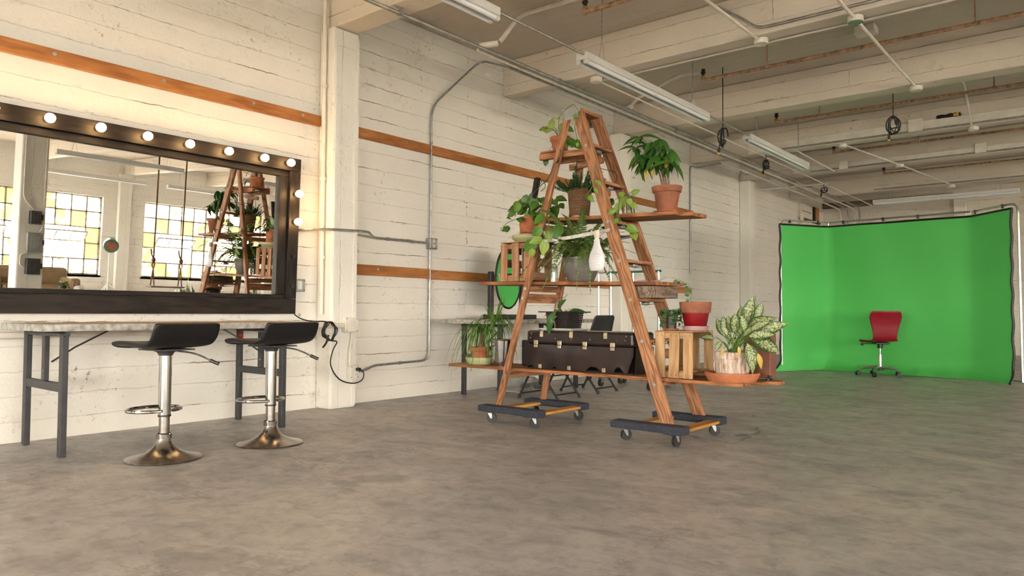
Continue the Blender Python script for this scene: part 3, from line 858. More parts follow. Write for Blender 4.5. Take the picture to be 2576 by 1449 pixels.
# ------------------------------------------------------------------ bar stools
def make_stool(name, label, loc, rz):
    t = thing(name, label, 'bar stool', loc, rz, 'black bar stools at the mirror')
    P = lambda n, mb, m, **k: part(n, mb, m, t, False, **k)
    mb = MB(); mb.lathe([(.001, .001), (.196, .001), (.2, .006), (.197, .010), (.165, .017), (.12, .030), (.08, .049), (.055, .073), (.042, .098), (.038, .115)], seg=48); P('base', mb, M['brushed'], smooth=True)
    mb = MB(); mb.lathe([(.041, .1155), (.042, .14), (.034, .145), (.034, .1155)], seg=24); P('base_collar', mb, M['chrome'], smooth=True)
    mb = MB(); mb.cyl((0, 0, .1155), (0, 0, .33), .0285, seg=24); P('gas_column', mb, M['brushed'], smooth=True)
    mb = MB(); mb.cyl((0, 0, .246), (0, 0, .60), .0335, seg=28); s = P('sleeve', mb, M['chrome'], smooth=True)
    mb = MB(); mb.lathe([(.0345, .236), (.0345, .2455), (.03, .2455), (.03, .236), (.0345, .236)], seg=24); P('sleeve_ring', mb, M['black'], smooth=True)
    mb = MB(); cy = .10
    mb.tube([(.145 * cos(a), cy + .125 * sin(a), .268) for a in [-pi / 2 + .24 + (2 * pi - .48) * i / 36 for i in range(37)]], .0095, 8); P('footrest', mb, M['chrome'], smooth=True)
    mb = MB(); mb.lathe([(.036, .575), (.045, .592), (.075, .606), (.001, .607)], seg=24); P('seat_mount', mb, M['dark_metal'], smooth=True)
    mb = MB(); mb.box(-.10, .10, -.12, .10, .605, .613); P('seat_plate', mb, M['dark_metal'])

    prof = [(.215, -.012), (.20, .004), (.12, .010), (.02, .002), (-.09, .0), (-.145, .012), (-.178, .042), (-.196, .085), (-.206, .118), (-.209, .128)]

    def fn(u, v):
        k = v * (len(prof) - 1); i = min(int(k), len(prof) - 2); f = k - i
        y = prof[i][0] * (1 - f) + prof[i + 1][0] * f; z = prof[i][1] * (1 - f) + prof[i + 1][1] * f
        w = .20 * (1 - .10 * max(0, (v - .75) / .25) ** 3 - .14 * max(0, (.12 - v) / .12) ** 2)
        x = (u * 2 - 1) * w
        return (x, y, .630 + z + .012 * abs(u * 2 - 1) ** 3 * (1 - v))
    mb = MB(); mb.grid(fn, 8, 20); P('seat', mb, M['vinyl'], smooth=True, solid=.028, subsurf=2)
    mb = MB(); lv = spline([(.03, -.05, .60), (.09, -.13, .585), (.15, -.20, .545)], 5); mb.tube(lv, .005, 8); l = P('lever', mb, M['chrome'], smooth=True)
    mb = MB(); mb.cyl((.145, -.194, .548), (.175, -.232, .527), .010, seg=10); part('lever_grip', mb, M['black'], l, False, smooth=True)
    return t


make_stool('bar_stool', 'black low-backed chrome bar stool in front of the middle of the table', (-4.095, 1.936, 0), radians(97))
make_stool('bar_stool', 'black low-backed chrome bar stool by the table end near the column', (-4.07, 2.585, 0), radians(95))
# ================================================================== the plant ladder on two dollies
LZ0, LZ1 = .131, 2.245


def LFR(z, k=0): f = (LZ1 - z) / (LZ1 - LZ0); return V((-2.90 + .72 * f, 4.255 - .055 * f, z))
def LFL(z): f = (LZ1 - z) / (LZ1 - LZ0); return V((-2.985 - .59 * f, 4.255 - .055 * f, z))
def LRR(z): f = (LZ1 - z) / (LZ1 - LZ0); return V((-2.905 + .705 * f, 4.50 + .20 * f, z))
def LRL(z): f = (LZ1 - z) / (LZ1 - LZ0); return V((-2.985 - .55 * f, 4.50 + .20 * f, z))


ld = thing('step_ladder', 'tall old wooden A-frame step ladder standing on two wheeled dollies, full of plants', 'ladder', (-2.9, 4.45, LZ0))
for fn, w in ((LFR, .085), (LRR, .085), (LFL, .048), (LRL, .048)):
    a, b = fn(LZ0), fn(LZ1); h = w / 2 / cos(math.atan2(abs(b.x - a.x), b.z - a.z)); L = (b - a).length; r0 = random.uniform(0, 20); mb = MB()
    cs = [(-1, -1), (1, -1), (1, 1), (-1, 1)]
    mb.hexa([q + V((i * h, j * .015, 0)) for q in (a, b) for i, j in cs], [(l + r0, i * h, j * .015) for l in (0, L) for i, j in cs])
    part('side_rail', mb, M['ladder'], ld, bevel=.004)
mb = MB(); mb.box(-3.02, -2.875, 4.236, 4.525, 2.247, 2.272); part('cap_board', mb, M['ladder'], ld, bevel=.003)
for y in (4.232, 4.5255):
    mb = MB(); mb.box(-3.022, -2.873, y, y + .0035, 2.243, 2.276); mb.box(-3.005, -2.885, y, y + .0035, 2.196, 2.243); pl = part('cap_bracket', mb, M['grey_box'], ld, label='steel bracket clasping the ladder cap')
    for x in (-2.99, -2.945, -2.90):
        s = -1 if y < 4.4 else 1; yy = y if s < 0 else y + .0035
        mb = MB(); mb.cyl((x, yy, 2.222), (x, yy + s * .004, 2.222), .006, seg=8); part('rivet', mb, M['steel'], pl)
STEPS = [2.005, 1.735, 1.455, 1.185, .925, .655, .385]
for z in STEPS:
    a, b = LFR(z), LRR(z)
    mb = MB(); mb.bar(V((a.x, a.y + .016, z - .011)), V((b.x, b.y - .016, z - .011)), .095 if z != .655 else .07, .022); st = part('step', mb, M['ladder'], ld, bevel=.003)
    mb = MB(); m = (a + b) / 2; mb.tube([V((a.x, a.y + .017, z - .03)), V((m.x, m.y, z - .045)), V((b.x, b.y - .017, z - .03))], .003, 6); part('step_rod', mb, M['steel'], st)
    mb = MB(); mb.box(m.x - .02, m.x + .02, m.y - .03, m.y + .03, z - .045, z - .0225); part('rod_block', mb, M['zinc'], st, bevel=.008)
    for q, s in ((a, -1), (b, 1)):
        mb = MB(); c = q + V((0, s * .0155, -.012)); mb.cyl(c, c + V((0, s * .002, 0)), .0115, seg=12); mb.cyl(c, c + V((0, s * .006, 0)), .006, seg=8); part('bolt', mb, M['zinc'], ld)
for z in (1.445, 1.0, .93, .358):
    a, b = LFL(z), LRL(z)
    mb = MB(); mb.bar(V((a.x, a.y + .016, z)), V((b.x, b.y - .016, z)), .022, .045 if z != .93 else .07); part('back_crossbar', mb, M['ladder'], ld, bevel=.003)
    mb = MB(); c = a + V((0, -.0155, 0)); mb.cyl(c, c + V((0, -.002, 0)), .0115, seg=12); mb.cyl(c, c + V((0, -.006, 0)), .006, seg=8); part('bolt', mb, M['zinc'], ld)
# folding spreaders
for fa, fb, y in ((LFL, LFR, -.022), (LRL, LRR, .022)):
    a, b = fa(1.335) + V((0, y, 0)), fb(1.385) + V((0, y, 0)); m = (a + b) / 2 + V((0, 0, -.006))
    mb = MB(); mb.bar(a, m, .004, .024, (0, 0, 1)); mb.bar(m, b, .004, .024, (0, 0, 1)); sp = part('spreader_bar', mb, M['steel'], ld)
    for q in (a, m, b):
        mb = MB(); s = -1 if y < 0 else 1; mb.cyl(q, q + V((0, s * .007, 0)), .007, seg=10); part('rivet', mb, M['zinc'], sp)
# brackets carrying the top shelf
for y in (4.286, 4.47):
    mb = MB(); x1 = LFR(1.965).x - .05 if y < 4.4 else LRR(1.955).x - .045
    mb.bar((-3.258, y, 1.972), (x1, y, 1.962), .03, .045); part('shelf_bracket', mb, M['ladder'], ld, bevel=.003)
mb = MB(); a = LRR(1.93); mb.bar((a.x - .19, 4.4575, 1.925), (a.x - .03, 4.4875, 1.932), .006, .018); part('latch_bar', mb, M['steel'], ld)
mb = MB(); mb.bar((-3.10, 4.44, 1.90), (-2.82, 4.455, 1.925), .024, .042); part('back_crossbar', mb, M['ladder'], ld, bevel=.003)


def board(x0, x1, y0, y1, ztop, th, label, slope=0.0, mat='shelf', group=None):
    """Shelf plank; ztop is its height at x = -2.15, rising by slope per metre towards the wall."""
    z = lambda x: ztop + (-2.15 - x) * slope
    mb = MB(); ym = (y0 + y1) / 2
    mb.bar((x0, ym, z(x0) - th / 2), (x1, ym, z(x1) - th / 2), y1 - y0, th)
    return one('shelf_plank', mb, M[mat], label, 'shelf plank', ((x0 + x1) / 2, ym, z((x0 + x1) / 2) - th), group, bevel=.003)


def SH2(x): return 1.482 + (-2.15 - x) * .03
def SH3(x): return 1.030 + (-2.15 - x) * .02


board(-3.25, -3.045, 4.272, 4.488, 2.0105, .014, 'small square shelf board near the ladder top under a terracotta pot')
GS = 'planks laid across the ladder as shelves'
board(-3.27, -2.155, 4.262, 4.355, 1.482, .024, 'front plank of the shelf carrying the money tree and rope pot', .03, group=GS)
board(-3.27, -2.085, 4.358, 4.45, 1.482, .024, 'middle plank of the shelf carrying the money tree and rope pot', .03, group=GS)
board(-3.27, -2.07, 4.453, 4.545, 1.482, .024, 'rear plank of the shelf carrying the money tree and rope pot', .03, group=GS)
board(-3.84, -2.30, 4.262, 4.37, 1.03, .024, 'front plank of the shelf carrying the fern and wooden crate', .02, group=GS)
board(-3.84, -2.275, 4.374, 4.482, 1.03, .024, 'middle plank of the shelf carrying the fern and wooden crate', .02, group=GS)
board(-3.84, -2.255, 4.486, 4.59, 1.03, .024, 'rear plank of the shelf carrying the fern and wooden crate', .02, group=GS)
board(-4.165, -1.715, 4.262, 4.395, .408, .022, 'front plank of the lowest shelf, under the leather trunk', group=GS)
board(-4.165, -1.66, 4.399, 4.532, .408, .022, 'middle plank of the lowest shelf, under the leather trunk', group=GS)
board(-4.165, -1.60, 4.536, 4.652, .408, .022, 'rear plank of the lowest shelf, under the leather trunk', group=GS)
# spacer blocks lifting the fern shelf
mb = MB(); mb.box(-2.47, -2.285, 4.262, 4.56, .9255, 1.003)
o = one('spacer_block', mb, M['grey_wood'], 'weathered grey timber block wedged between ladder step and fern shelf', 'wood block', (-2.38, 4.41, .9255), bevel=.004)
for i, y in enumerate((4.268, 4.315, 4.362, 4.409, 4.456)):
    pass


# ------------------------------------------------------------------ dollies
def dolly(x0, x1, label):
    t = thing('furniture_dolly', label, 'dolly', ((x0 + x1) / 2, 4.45, 0), group='carpeted dollies under the ladder')
    for y in (4.10, 4.66):
        mb = MB(); mb.box(x0, x1, y, y + .11, .084, .13); part('carpeted_bar', mb, M['carpet'], t, bevel=.008)
        mb = MB(); mb.box(x1 - .13, x1 + .001, y - .001, y + .111, .078, .1302); part('carpet_end', mb, M['carpet'], t, bevel=.008)
    for x in (x0 + .09, x1 - .09):
        mb = MB(); mb.box(x, x + .085, 4.2125, 4.6575, .092, .111); part('wooden_slat', mb, M['ply'], t, bevel=.002)
    for i, x in enumerate((x0 + .075, x1 - .075)):
        for j, y in enumerate((4.16, 4.71)):
            a = [.5, -.3, .9, .25][i * 2 + j] + (x0 > -3) * .5
            d = V((cos(a), sin(a), 0)); n = V((-sin(a), cos(a), 0)); c = V((x, y, .036)) + d * .012
            mb = MB(); mb.box(x - .03, x + .03, y - .03, y + .03, .0735, .0775); cs = part('caster', mb, M['steel'], t)
            mb = MB(); mb.cyl(c - n * .011, c + n * .011, .036, seg=22); part('wheel', mb, M['rubber'], cs, smooth=True)
            mb = MB()
            for s in (-1, 1):
                mb.bar(V((x, y, .0735)) + n * s * .016, c + n * s * .016, .03, .003, n, .014)
                mb.cyl(c + n * s * .0115, c + n * s * .020, .006, seg=8)
            mb.cyl((x, y, .0725), (x, y, .0735), .022, seg=14); part('fork', mb, M['steel'], cs)
    return t


dolly(-3.70, -3.14, 'blue-grey carpeted dolly with black casters under the ladder legs by the stools')
dolly(-2.54, -2.03, 'blue-grey carpeted dolly with black casters under the stepped side of ladder')


# ------------------------------------------------------------------ crates
def crate(x0, x1, y0, y1, z0, z1, mat, label, side_open, seed):
    t = thing('wooden_crate', label, 'crate', ((x0 + x1) / 2, (y0 + y1) / 2, z0)); r = random.Random(seed); w = .066; th = .011
    for y in (y0 + th + .001, y1 - th - .012):         # horizontal rails behind the slats
        for z in (z0 + .001, z1 - .042):
            mb = MB(); mb.box(x0 + .012, x1 - .012, y, y + th, z, z + .040); part('rail', mb, mat, t, bevel=.002)
    n = 3; gap = (x1 - x0 - n * w) / (n - 1)
    for k in range(n):
        x = x0 + k * (w + gap)
        for y in (y0, y1 - th):
            a = r.uniform(-.004, .004)
            mb = MB(); mb.bar((x + w / 2 + a, y + th / 2, z0 + .0005), (x + w / 2 - a, y + th / 2, z1 + r.uniform(-.004, .004)), w + r.uniform(-.004, .004), th, (0, 1, 0))
            s = part('slat', mb, mat, t, bevel=.002)
            if y == y0:
                for dz in (.02, z1 - z0 - .022):
                    for dx in (-.016, .016):
                        mb = MB(); c = V((x + w / 2 + dx, y0 - .0005, z0 + dz)); mb.cyl(c, c + V((0, -.001, 0)), .003, seg=6); part('nail', mb, M['dark_metal'], s)
    yl = y1 - y0 - 2 * th - .004
    for x in ((x0,) if side_open else (x0, x1 - th)):
        for k in range(3):
            z = z0 + .006 + k * (z1 - z0 - .075) / 2
            mb = MB(); mb.box(x, x + th, y0 + th + .013, y1 - th - .013, z, z + .062); part('slat', mb, mat, t, bevel=.002)
    for k in range(3):
        y = y0 + .03 + k * (y1 - y0 - .125) / 2
        mb = MB(); mb.box(x0 + th + .001, x1 - th - .001, y, y + .064, z0 + .041, z0 + .050); part('slat', mb, mat, t, bevel=.002)
    if side_open:
        for y in (y0 + .012, y1 - .046):
            pass
    return t


cf = crate(-3.652, -3.36, 4.30, 4.575, SH3(-3.64) + .001, 1.352, M['crate_old'], 'worn slatted crate on the fern shelf holding up a potted pothos', False, 4)
co = crate(-2.318, -2.055, 4.30, 4.615, .409, .704, M['crate'], 'pale slatted wooden crate beside the trunk with red pot on top', True, 5)
mb = MB(); mb.box(-2.318, -2.055, 4.30, 4.42, .7045, .7125); part('top_board', mb, M['crate'], co, bevel=.002)
mb = MB(); mb.box(-2.318, -2.055, 4.425, 4.54, .7045, .7125); part('top_board', mb, M['crate'], co, bevel=.002)
mb = MB(); mb.box(-2.318, -2.055, 4.545, 4.615, .7045, .7125); part('top_board', mb, M['crate'], co, bevel=.002)
for k in range(3):
    mb = MB(); y = 4.302 + k * .125; mb.box(-3.652, -3.36, y, y + .10, 1.3565, 1.364); part('top_board', mb, M['crate_old'], cf, bevel=.002)

# ------------------------------------------------------------------ leather trunk
tr = thing('leather_trunk', 'battered dark brown leather trunk with latches and torn corners on lowest shelf', 'trunk', (-2.98, 4.47, .409))
x0, x1, y0, y1, z0, zl, z1 = -3.415, -2.50, 4.335, 4.625, .409, .592, .692
rt = random.Random(11)


def trunk_front():
    """Front panel with its ragged, torn lower edge."""
    top = [(x0 + (x1 - x0) * i / 30, zl - .002) for i in range(31)]
    low = []
    for i in range(61):
        u = i / 60; z = .412 + .004 * rt.random()
        if u > .58 and u < .72: z += .030 * sin((u - .58) / .14 * pi) + .008 * rt.random()
        if u > .83 and u < .92: z += .040 * sin((u - .83) / .09 * pi) + .006 * rt.random()
        if u < .09: z += .016 * sin(u / .09 * pi) + .004 * rt.random()
        if .26 < u < .31: z += .018 * sin((u - .26) / .05 * pi)
        if u > .955: z += .115 * ((u - .955) / .045) ** .7
        low.append((x0 + (x1 - x0) * u, z))
    mb = MB(); nt = 30; vs = []; fs = []
    for i in range(61):
        x, zlo = low[i]
        bow = .006 * sin(i / 60 * pi)
        for j in range(5):
            z = zlo + (zl - .002 - zlo) * j / 4
            vs.append((x, y0 - bow * sin(j / 4 * pi) - (.006 * rt.random() if j == 0 else 0), z))
    fs = [(i * 5 + j, (i + 1) * 5 + j, (i + 1) * 5 + j + 1, i * 5 + j + 1) for i in range(60) for j in range(4)]
    mb.add(vs, fs); return mb


part('front_panel', trunk_front(), M['leather'], tr, smooth=True, solid=.004)
mb = MB(); mb.box(x0 + .004, x0 + .008, y0 + .004, y1, z0, zl - .002); part('side_panel', mb, M['leather'], tr)
mb = MB(); mb.box(x1 - .008, x1 - .004, y0 + .035, y1, z0, zl - .002); part('side_panel', mb, M['leather'], tr)
mb = MB(); mb.box(x0 + .009, x1 - .009, y1 - .006, y1, z0, zl - .002); part('back_panel', mb, M['leather'], tr)
mb = MB(); mb.box(x0 + .009, x1 - .009, y0 + .008, y1 - .007, z0, z0 + .006); part('bottom_panel', mb, M['bark'], tr)
mb = MB(); mb.box(x0, x1, y0 - .004, y1 + .002, zl, z1); part('lid', mb, M['leather_lid'], tr, bevel=.018)
for u in (.155, .445, .76):
    x = x0 + (x1 - x0) * u
    mb = MB(); mb.tube([(x, y0 + .02, z1 + .001), (x, y0 - .001, z1 - .002), (x, y0 - .007, z1 - .016), (x, y0 - .007, z1 - .05)], .002, 6)
    mb = MB(); pr = [(y0 + .03, z1 + .0012), (y0 + .004, z1 + .001), (y0 - .004, z1 - .006), (y0 - .0065, z1 - .018), (y0 - .0065, z1 - .046)]
    for (a, b), (c, d) in zip(pr, pr[1:]): mb.add([(x - .015, a, b), (x + .015, a, b), (x + .015, c, d), (x - .015, c, d)], [(0, 1, 2, 3)])
    part('corner_strap', mb, M['brass'], tr, solid=.002)
for u in (.10, .335, .575, .825):
    x = x0 + (x1 - x0) * u
    mb = MB(); mb.box(x - .019, x + .019, y0 - .012, y0 - .0045, zl - .004, zl + .028); l = part('latch', mb, M['brass'], tr, bevel=.003)
    mb = MB(); mb.box(x - .017, x + .017, y0 - .014, y0 - .0066, zl - .026, zl - .005); part('latch_plate', mb, M['brass'], l, bevel=.003)
for u in (.04, .05, .29, .445, .62, .86, .93, .94):
    mb = MB(); x = x0 + (x1 - x0) * u; mb.ball((x, y0 - .004, zl + .045 + (.03 if u in (.05, .94) else 0)), .0045, seg=8, rings=6); part('stud', mb, M['brass'], tr, smooth=True)
for u in (.14, .425, .745):
    x = x0 + (x1 - x0) * u; mb = MB(); mb.box(x - .014, x + .014, y0 - .0085, y0 - .0045, z0 + .004, z0 + .034); part('foot_strap', mb, M['brass'], tr, bevel=.002)
mb = MB(); mb.box(-3.60, -3.43, 4.50, 4.625, .409, .61)
c2 = thing('black_case', 'plain black hard case standing between the metal bucket and leather trunk', 'case', (-3.5, 4.58, .409))
part('body', mb, M['black'], c2, bevel=.01)
mb = MB(); mb.box(-3.465, -3.44, 4.496, 4.4995, .42, .45); part('clasp', mb, M['brass'], c2)
mb = MB(); mb.box(-3.465, -3.44, 4.496, 4.4995, .575, .605); part('clasp', mb, M['brass'], c2)

# metal bucket
bc = thing('metal_bucket', 'shiny galvanised metal bucket with side handle on the lowest shelf', 'bucket', (-3.715, 4.41, .409))
mb = MB(); mb.lathe([(.001, .0), (.080, .0), (.081, .004), (.100, .196), (.104, .2), (.105, .205), (.100, .206), (.096, .198), (.077, .008), (.001, .006)], (-3.715, 4.41, .409), 40); part('body', mb, M['chrome'], bc, smooth=True)
for s in (V((-.38, -.92, 0)), V((.38, .92, 0))):
    s.normalize(); u = V((-s.y, s.x, 0)); c = V((-3.715, 4.41, .575)) + s * .0985
    mb = MB(); mb.tube([c + u * (.036 * cos(a)) + V((0, 0, .019 * sin(a))) + s * (.007 * abs(cos(a * .5)) + .002) for a in [2 * pi * i / 24 for i in range(24)]], .0035, 6, True); part('handle', mb, M['chrome'], bc, smooth=True)

# brown equipment case behind the aglaonema
bcase = thing('brown_case', 'small upright brown case with black corners behind the variegated plant', 'case', (-1.74, 4.60, .409))
mb = MB(); mb.box(-1.83, -1.655, 4.555, 4.662, .4215, .70); part('body', mb, M['brown_case'], bcase, bevel=.006)
for x in (-1.832, -1.675):
    for z in (.42, .68):
        mb = MB(); mb.box(x, x + .022, 4.552, 4.575, z, z + .022); part('corner_guard', mb, M['black'], bcase, bevel=.004)
for x in (-1.81, -1.68):
    mb = MB(); mb.cyl((x, 4.575, .409), (x, 4.575, .4215), .012, seg=10); part('foot', mb, M['black'], bcase)
    mb = MB(); mb.cyl((x, 4.645, .409), (x, 4.645, .4215), .012, seg=10); part('foot', mb, M['black'], bcase)


# ================================================================== plants
def leaf_mesh(name, mat, outline, L=1.0, W=.5, droop=.15, fold=.12, rows=9, wave=0.0):
    """Leaf from its base at the origin along +y, face up; outline(v) -> half width 0..1."""
    mb = MB(); vs = []; gs = []
    for j in range(rows + 1):
        v = j / rows; w = outline(v) * W * L / 2
        for i in range(5):
            u = (i - 2) / 2
            y = v * L + (0 if v > .08 else -abs(u) * .06 * L * (1 - v / .08))
            z = -droop * L * v * v + fold * abs(u) * w * 2 - .25 * fold * u * u * w + wave * L * sin(v * 9 + u) * abs(u)
            vs.append((u * w, y, z)); gs.append((u, v, 0))
    mb.add(vs, [(j * 5 + i, j * 5 + i + 1, (j + 1) * 5 + i + 1, (j + 1) * 5 + i) for j in range(rows) for i in range(4)], gs)
    return mb.mesh(name, mat, True)


def heart(v): return max(.0, (sin(pi * min(1, v * .86 + .14)) ** .8) * (1.12 - .45 * v)) if v < .97 else .03
def lance(v): return max(.01, sin(pi * v ** .8) ** .9)
def oval(v): return max(.02, sin(pi * (v * .94 + .05)) ** .6)
def obov(v): return max(.03, sin(pi * v ** 1.5) ** .75)


LF = {}
for k, (m, o, W, d, f) in dict(pothos=('pothos', heart, .92, .22, .10), pothos2=('pothos', heart, .80, .42, .2), young=('pothos_light', heart, .75, .25, .15),
                              money=('money', lance, .34, .35, .10), money2=('money', lance, .36, .6, .12), aglao=('aglao', lance, .50, .25, .16), aglao2=('aglao', lance, .52, .5, .12), aglao3=('aglao', oval, .50, .1, .2),
                              yell=('yellow_leaf', lance, .36, .5, .15), orchid=('orchid', oval, .46, .18, .14), orchid2=('orchid', oval, .44, .55, .14), orchidp=('orchid_purple', oval, .40, .5, .14), ivy=('succulent', heart, .9, .1, .1)).items():
    LF[k] = leaf_mesh(k + '_leaf', M[m], o, 1.0, W, d, f)


def leaf(parent, me, base, d, up, size, name='leaf'):
    """Links a leaf: base point, growing direction, side its face looks to (world space)."""
    y = V(d).normalized(); u = V(up); z = (u - y * u.dot(y))
    z = z.normalized() if z.length > 1e-4 else y.orthogonal().normalized(); x = y.cross(z)
    m = Matrix((x, y, z)).transposed().to_4x4() @ Matrix.Diagonal((size, size, size, 1)); m.translation = V(base)
    o = new_object(name, me, parent); m = world_of(parent).inverted() @ m
    l, r, s = m.decompose(); o.location = l; o.rotation_euler = r.to_euler(); o.scale = s
    return o


def stem(parent, pts, r, mat='stem_green', name='stem', n=4, seg=6, taper=.6):
    P = spline(pts, n); mb = MB(); k = len(P)
    mb.tube(P, r, seg, rs=[r * (1 - (1 - taper) * i / (k - 1)) for i in range(k)]); return part(name, mb, M[mat], parent, smooth=True, angle=80)


def round_pot(parent, c, rt_, rb, h, mat, rim=.22, name='pot', soil=True, lip=.008, seg=36):
    """Flower pot with a thick rim band (rim: its share of the height)."""
    rr = lambda z: rb + (rt_ - lip - rb) * z / h
    zr = h * (1 - rim)
    pr = [(.001, 0), (rb - .003, 0), (rb, .003), (rr(zr), zr)]
    if rim: pr += [(rr(zr) + lip * .9, zr + .003), (rt_, h - .004)]
    else: pr += [(rt_, h - .003)]
    pr += [(rt_ - .002, h), (rt_ - .011, h), (rr(h * .88) - .012, h * .86), (.001, h * .86)]
    mb = MB(); mb.lathe(pr, c, seg); p = part(name, mb, mat, parent, smooth=True)
    if soil:
        mb = MB(); q = V(c) + V((0, 0, h * .875)); mb.lathe([(.001, .0), (rr(h * .87) - .0125, .0), (rr(h * .87) - .013, .004), (rt_ * .4, .010), (.001, .012)], q, 20); part('soil', mb, M['soil'], parent, smooth=True)
    return p


def saucer(c, r, h, mat, label, rl=.8, seg=36):
    mb = MB(); mb.lathe([(.001, 0), (r * rl, 0), (r * .97, h * .55), (r * .97, h * .7), (r, h * .72), (r, h - .001), (r - .004, h), (r - .009, h * .9), (r * rl - .006, .006), (.001, .006)], c, seg)
    return one('plant_saucer', mb, mat, label, 'saucer', c, smooth=True)


rp = random.Random(21)


def rdir(az, el): return V((cos(el) * cos(az), cos(el) * sin(az), sin(el)))


TOCAM = V((.55, -.83, 0))


def pothos_crown(t, c, n, r, hgt, seed, size=(.07, .11), kinds=('pothos', 'pothos2'), el=(.0, 1.2)):
    rr = random.Random(seed)
    for i in range(n):
        az = 2 * pi * i / n + rr.uniform(-.4, .4); e = rr.uniform(*el)
        tip = V(c) + V((cos(az) * r * rr.uniform(.35, 1), sin(az) * r * rr.uniform(.35, 1), hgt * rr.uniform(.35, 1) * (.5 + .5 * sin(e))))
        stem(t, [c, (V(c) + tip) / 2 + V((0, 0, hgt * .25)), tip], .0022, 'stem_green', n=3, seg=5)
        d = V((cos(az), sin(az), rr.uniform(-.9, .15)))
        leaf(t, LF[rr.choice(kinds)], tip, d, V((0, 0, 1)) + TOCAM * rr.uniform(.2, 1.1), rr.uniform(*size))


def vine(t, pts, r=.0022, mat='stem_dark', every=.12, kinds=('pothos',), size=(.05, .075), seed=1, start=0.05):
    P = spline(pts, 6); rr = random.Random(seed); mb = MB(); mb.tube(P, r, 5); part('vine', mb, M[mat], t, smooth=True, angle=80)
    acc = -start; last = P[0]
    for q in P[1:]:
        acc += (q - last).length; last = q
        if every and acc > every:
            acc = 0; d = V((rr.uniform(-1, 1), rr.uniform(-1, .3), rr.uniform(-1, .1)))
            b = q + d.normalized() * .018
            stem(t, [q, q + d.normalized() * .010 + V((0, 0, .006)), b], .0013, 'stem_green', n=2, seg=4)
            leaf(t, LF[rr.choice(kinds)], b, d, TOCAM + V((0, 0, rr.uniform(.1, .8))), rr.uniform(*size))


# -- pothos in a terracotta pot on the top shelf, its vine twining down the ladder
c = V((-3.15, 4.385, 2.0115))
pa = thing('potted_pothos', 'small terracotta pot of trailing pothos near the ladder top', 'potted plant', c)
round_pot(pa, c, .079, .052, .112, M['terracotta'], .27)
s0 = c + V((0, 0, .10))
for px, py, k, d, sz in ((1380, 333, 'young', (-.5, .1, .6), .09), (1386, 322, 'young', (.2, .0, 1), .075), (1409, 327, 'young', (.2, 0, .6), .055), (1424, 322, 'young', (.7, 0, -.3), .07), (1432, 350, 'pothos', (.5, -.2, -.8), .075), (1444, 356, 'pothos', (.7, -.1, -.6), .085), (1424, 358, 'young', (.1, -.1, -1), .065), (1374, 401, 'pothos', (-.1, -.1, -1), .05), (1370, 325, 'young', (-.8, 0, .2), .06)):
    q = on(px, py, 'y', 4.33); stem(pa, [s0, (s0 + q) / 2 + V((0, 0, .04)), q], .002, 'stem_dark', n=3, seg=5)
    leaf(pa, LF[k], q, V(d), TOCAM + V((0, 0, .3)), sz)
vine(pa, [s0, on(1405, 310, 'y', 4.24), on(1414, 285, 'y', 4.225), on(1440, 264, 'y', 4.22), on(1451, 272, 'y', 4.215), on(1455, 296, 'y', 4.215), on(1446, 316, 'y', 4.21), on(1450, 340, 'y', 4.21), on(1459, 370, 'y', 4.21)], seed=3, mat='stem_green', every=.20, kinds=('young',), size=(.03, .045))
vine(pa, [on(1410, 376, 'y', 4.24), on(1409, 392, 'y', 4.215), on(1395, 415, 'y', 4.21), on(1383, 440, 'y', 4.20), on(1378, 450, 'y', 4.25), on(1352, 475, 'y', 4.26), on(1337, 492, 'y', 4.28)], r=.003, seed=4, every=0)
vine(pa, [on(1493, 408, 'y', 4.30), on(1500, 418, 'y', 4.28), on(1515, 425, 'y', 4.40), on(1540, 430, 'y', 4.52), on(1553, 438, 'y', 4.54), on(1552, 452, 'y', 4.53), on(1543, 466, 'y', 4.5)], r=.0026, seed=5, every=0)
vine(pa, [on(1498, 415, 'y', 4.20), on(1498, 440, 'y', 4.18), on(1492, 465, 'y', 4.17), on(1480, 485, 'y', 4.17), on(1470, 496, 'y', 4.18)], seed=6, mat='stem_green', every=.055, kinds=('young',), size=(.045, .07))
vine(pa, [on(1451, 400, 'y', 4.40), on(1449, 430, 'y', 4.44), on(1444, 455, 'y', 4.44)], r=.0026, seed=7, every=0)

# -- big terracotta pot with the money tree
c = V((-2.285, 4.40, SH2(-2.30) + .003))
saucer(c, .092, .014, M['terracotta'], 'shallow terracotta saucer under the money tree pot')
c = c + V((0, 0, .0065))
pe = thing('money_tree', 'money tree with long drooping leaves in a large terracotta pot on ladder', 'potted plant', c)
round_pot(pe, c, .102, .062, .172, M['terracotta_old'], .24, lip=.01)
rr = random.Random(5); top = c + V((0, 0, .16)); hubs = []
for px0, px1, py, mat in ((1652, 1641, 395, 'stem_brown'), (1659, 1646, 390, 'stem_brown'), (1665, 1655, 400, 'stem_brown'), (1672, 1660, 385, 'stem_brown')):
    a = top + V(((px0 - 1663) / 370 * .75, (px0 - 1663) / 370 * .3, -.01)); e = on(px1, py, 'y', 4.40); e.z = max(e.z, top.z + .1)
    stem(pe, [a, (a + e) / 2 + V((.012, 0, 0)), e], .0065, mat, 'trunk', seg=8, taper=.7); hubs.append(e)
HUB = [(1610, 345), (1622, 362), (1600, 372), (1690, 410), (1640, 358), (1652, 366), (1632, 395), (1612, 390), (1655, 392), (1672, 375), (1678, 395), (1668, 405), (1640, 378), (1690, 385), (1622, 410), (1660, 350)]
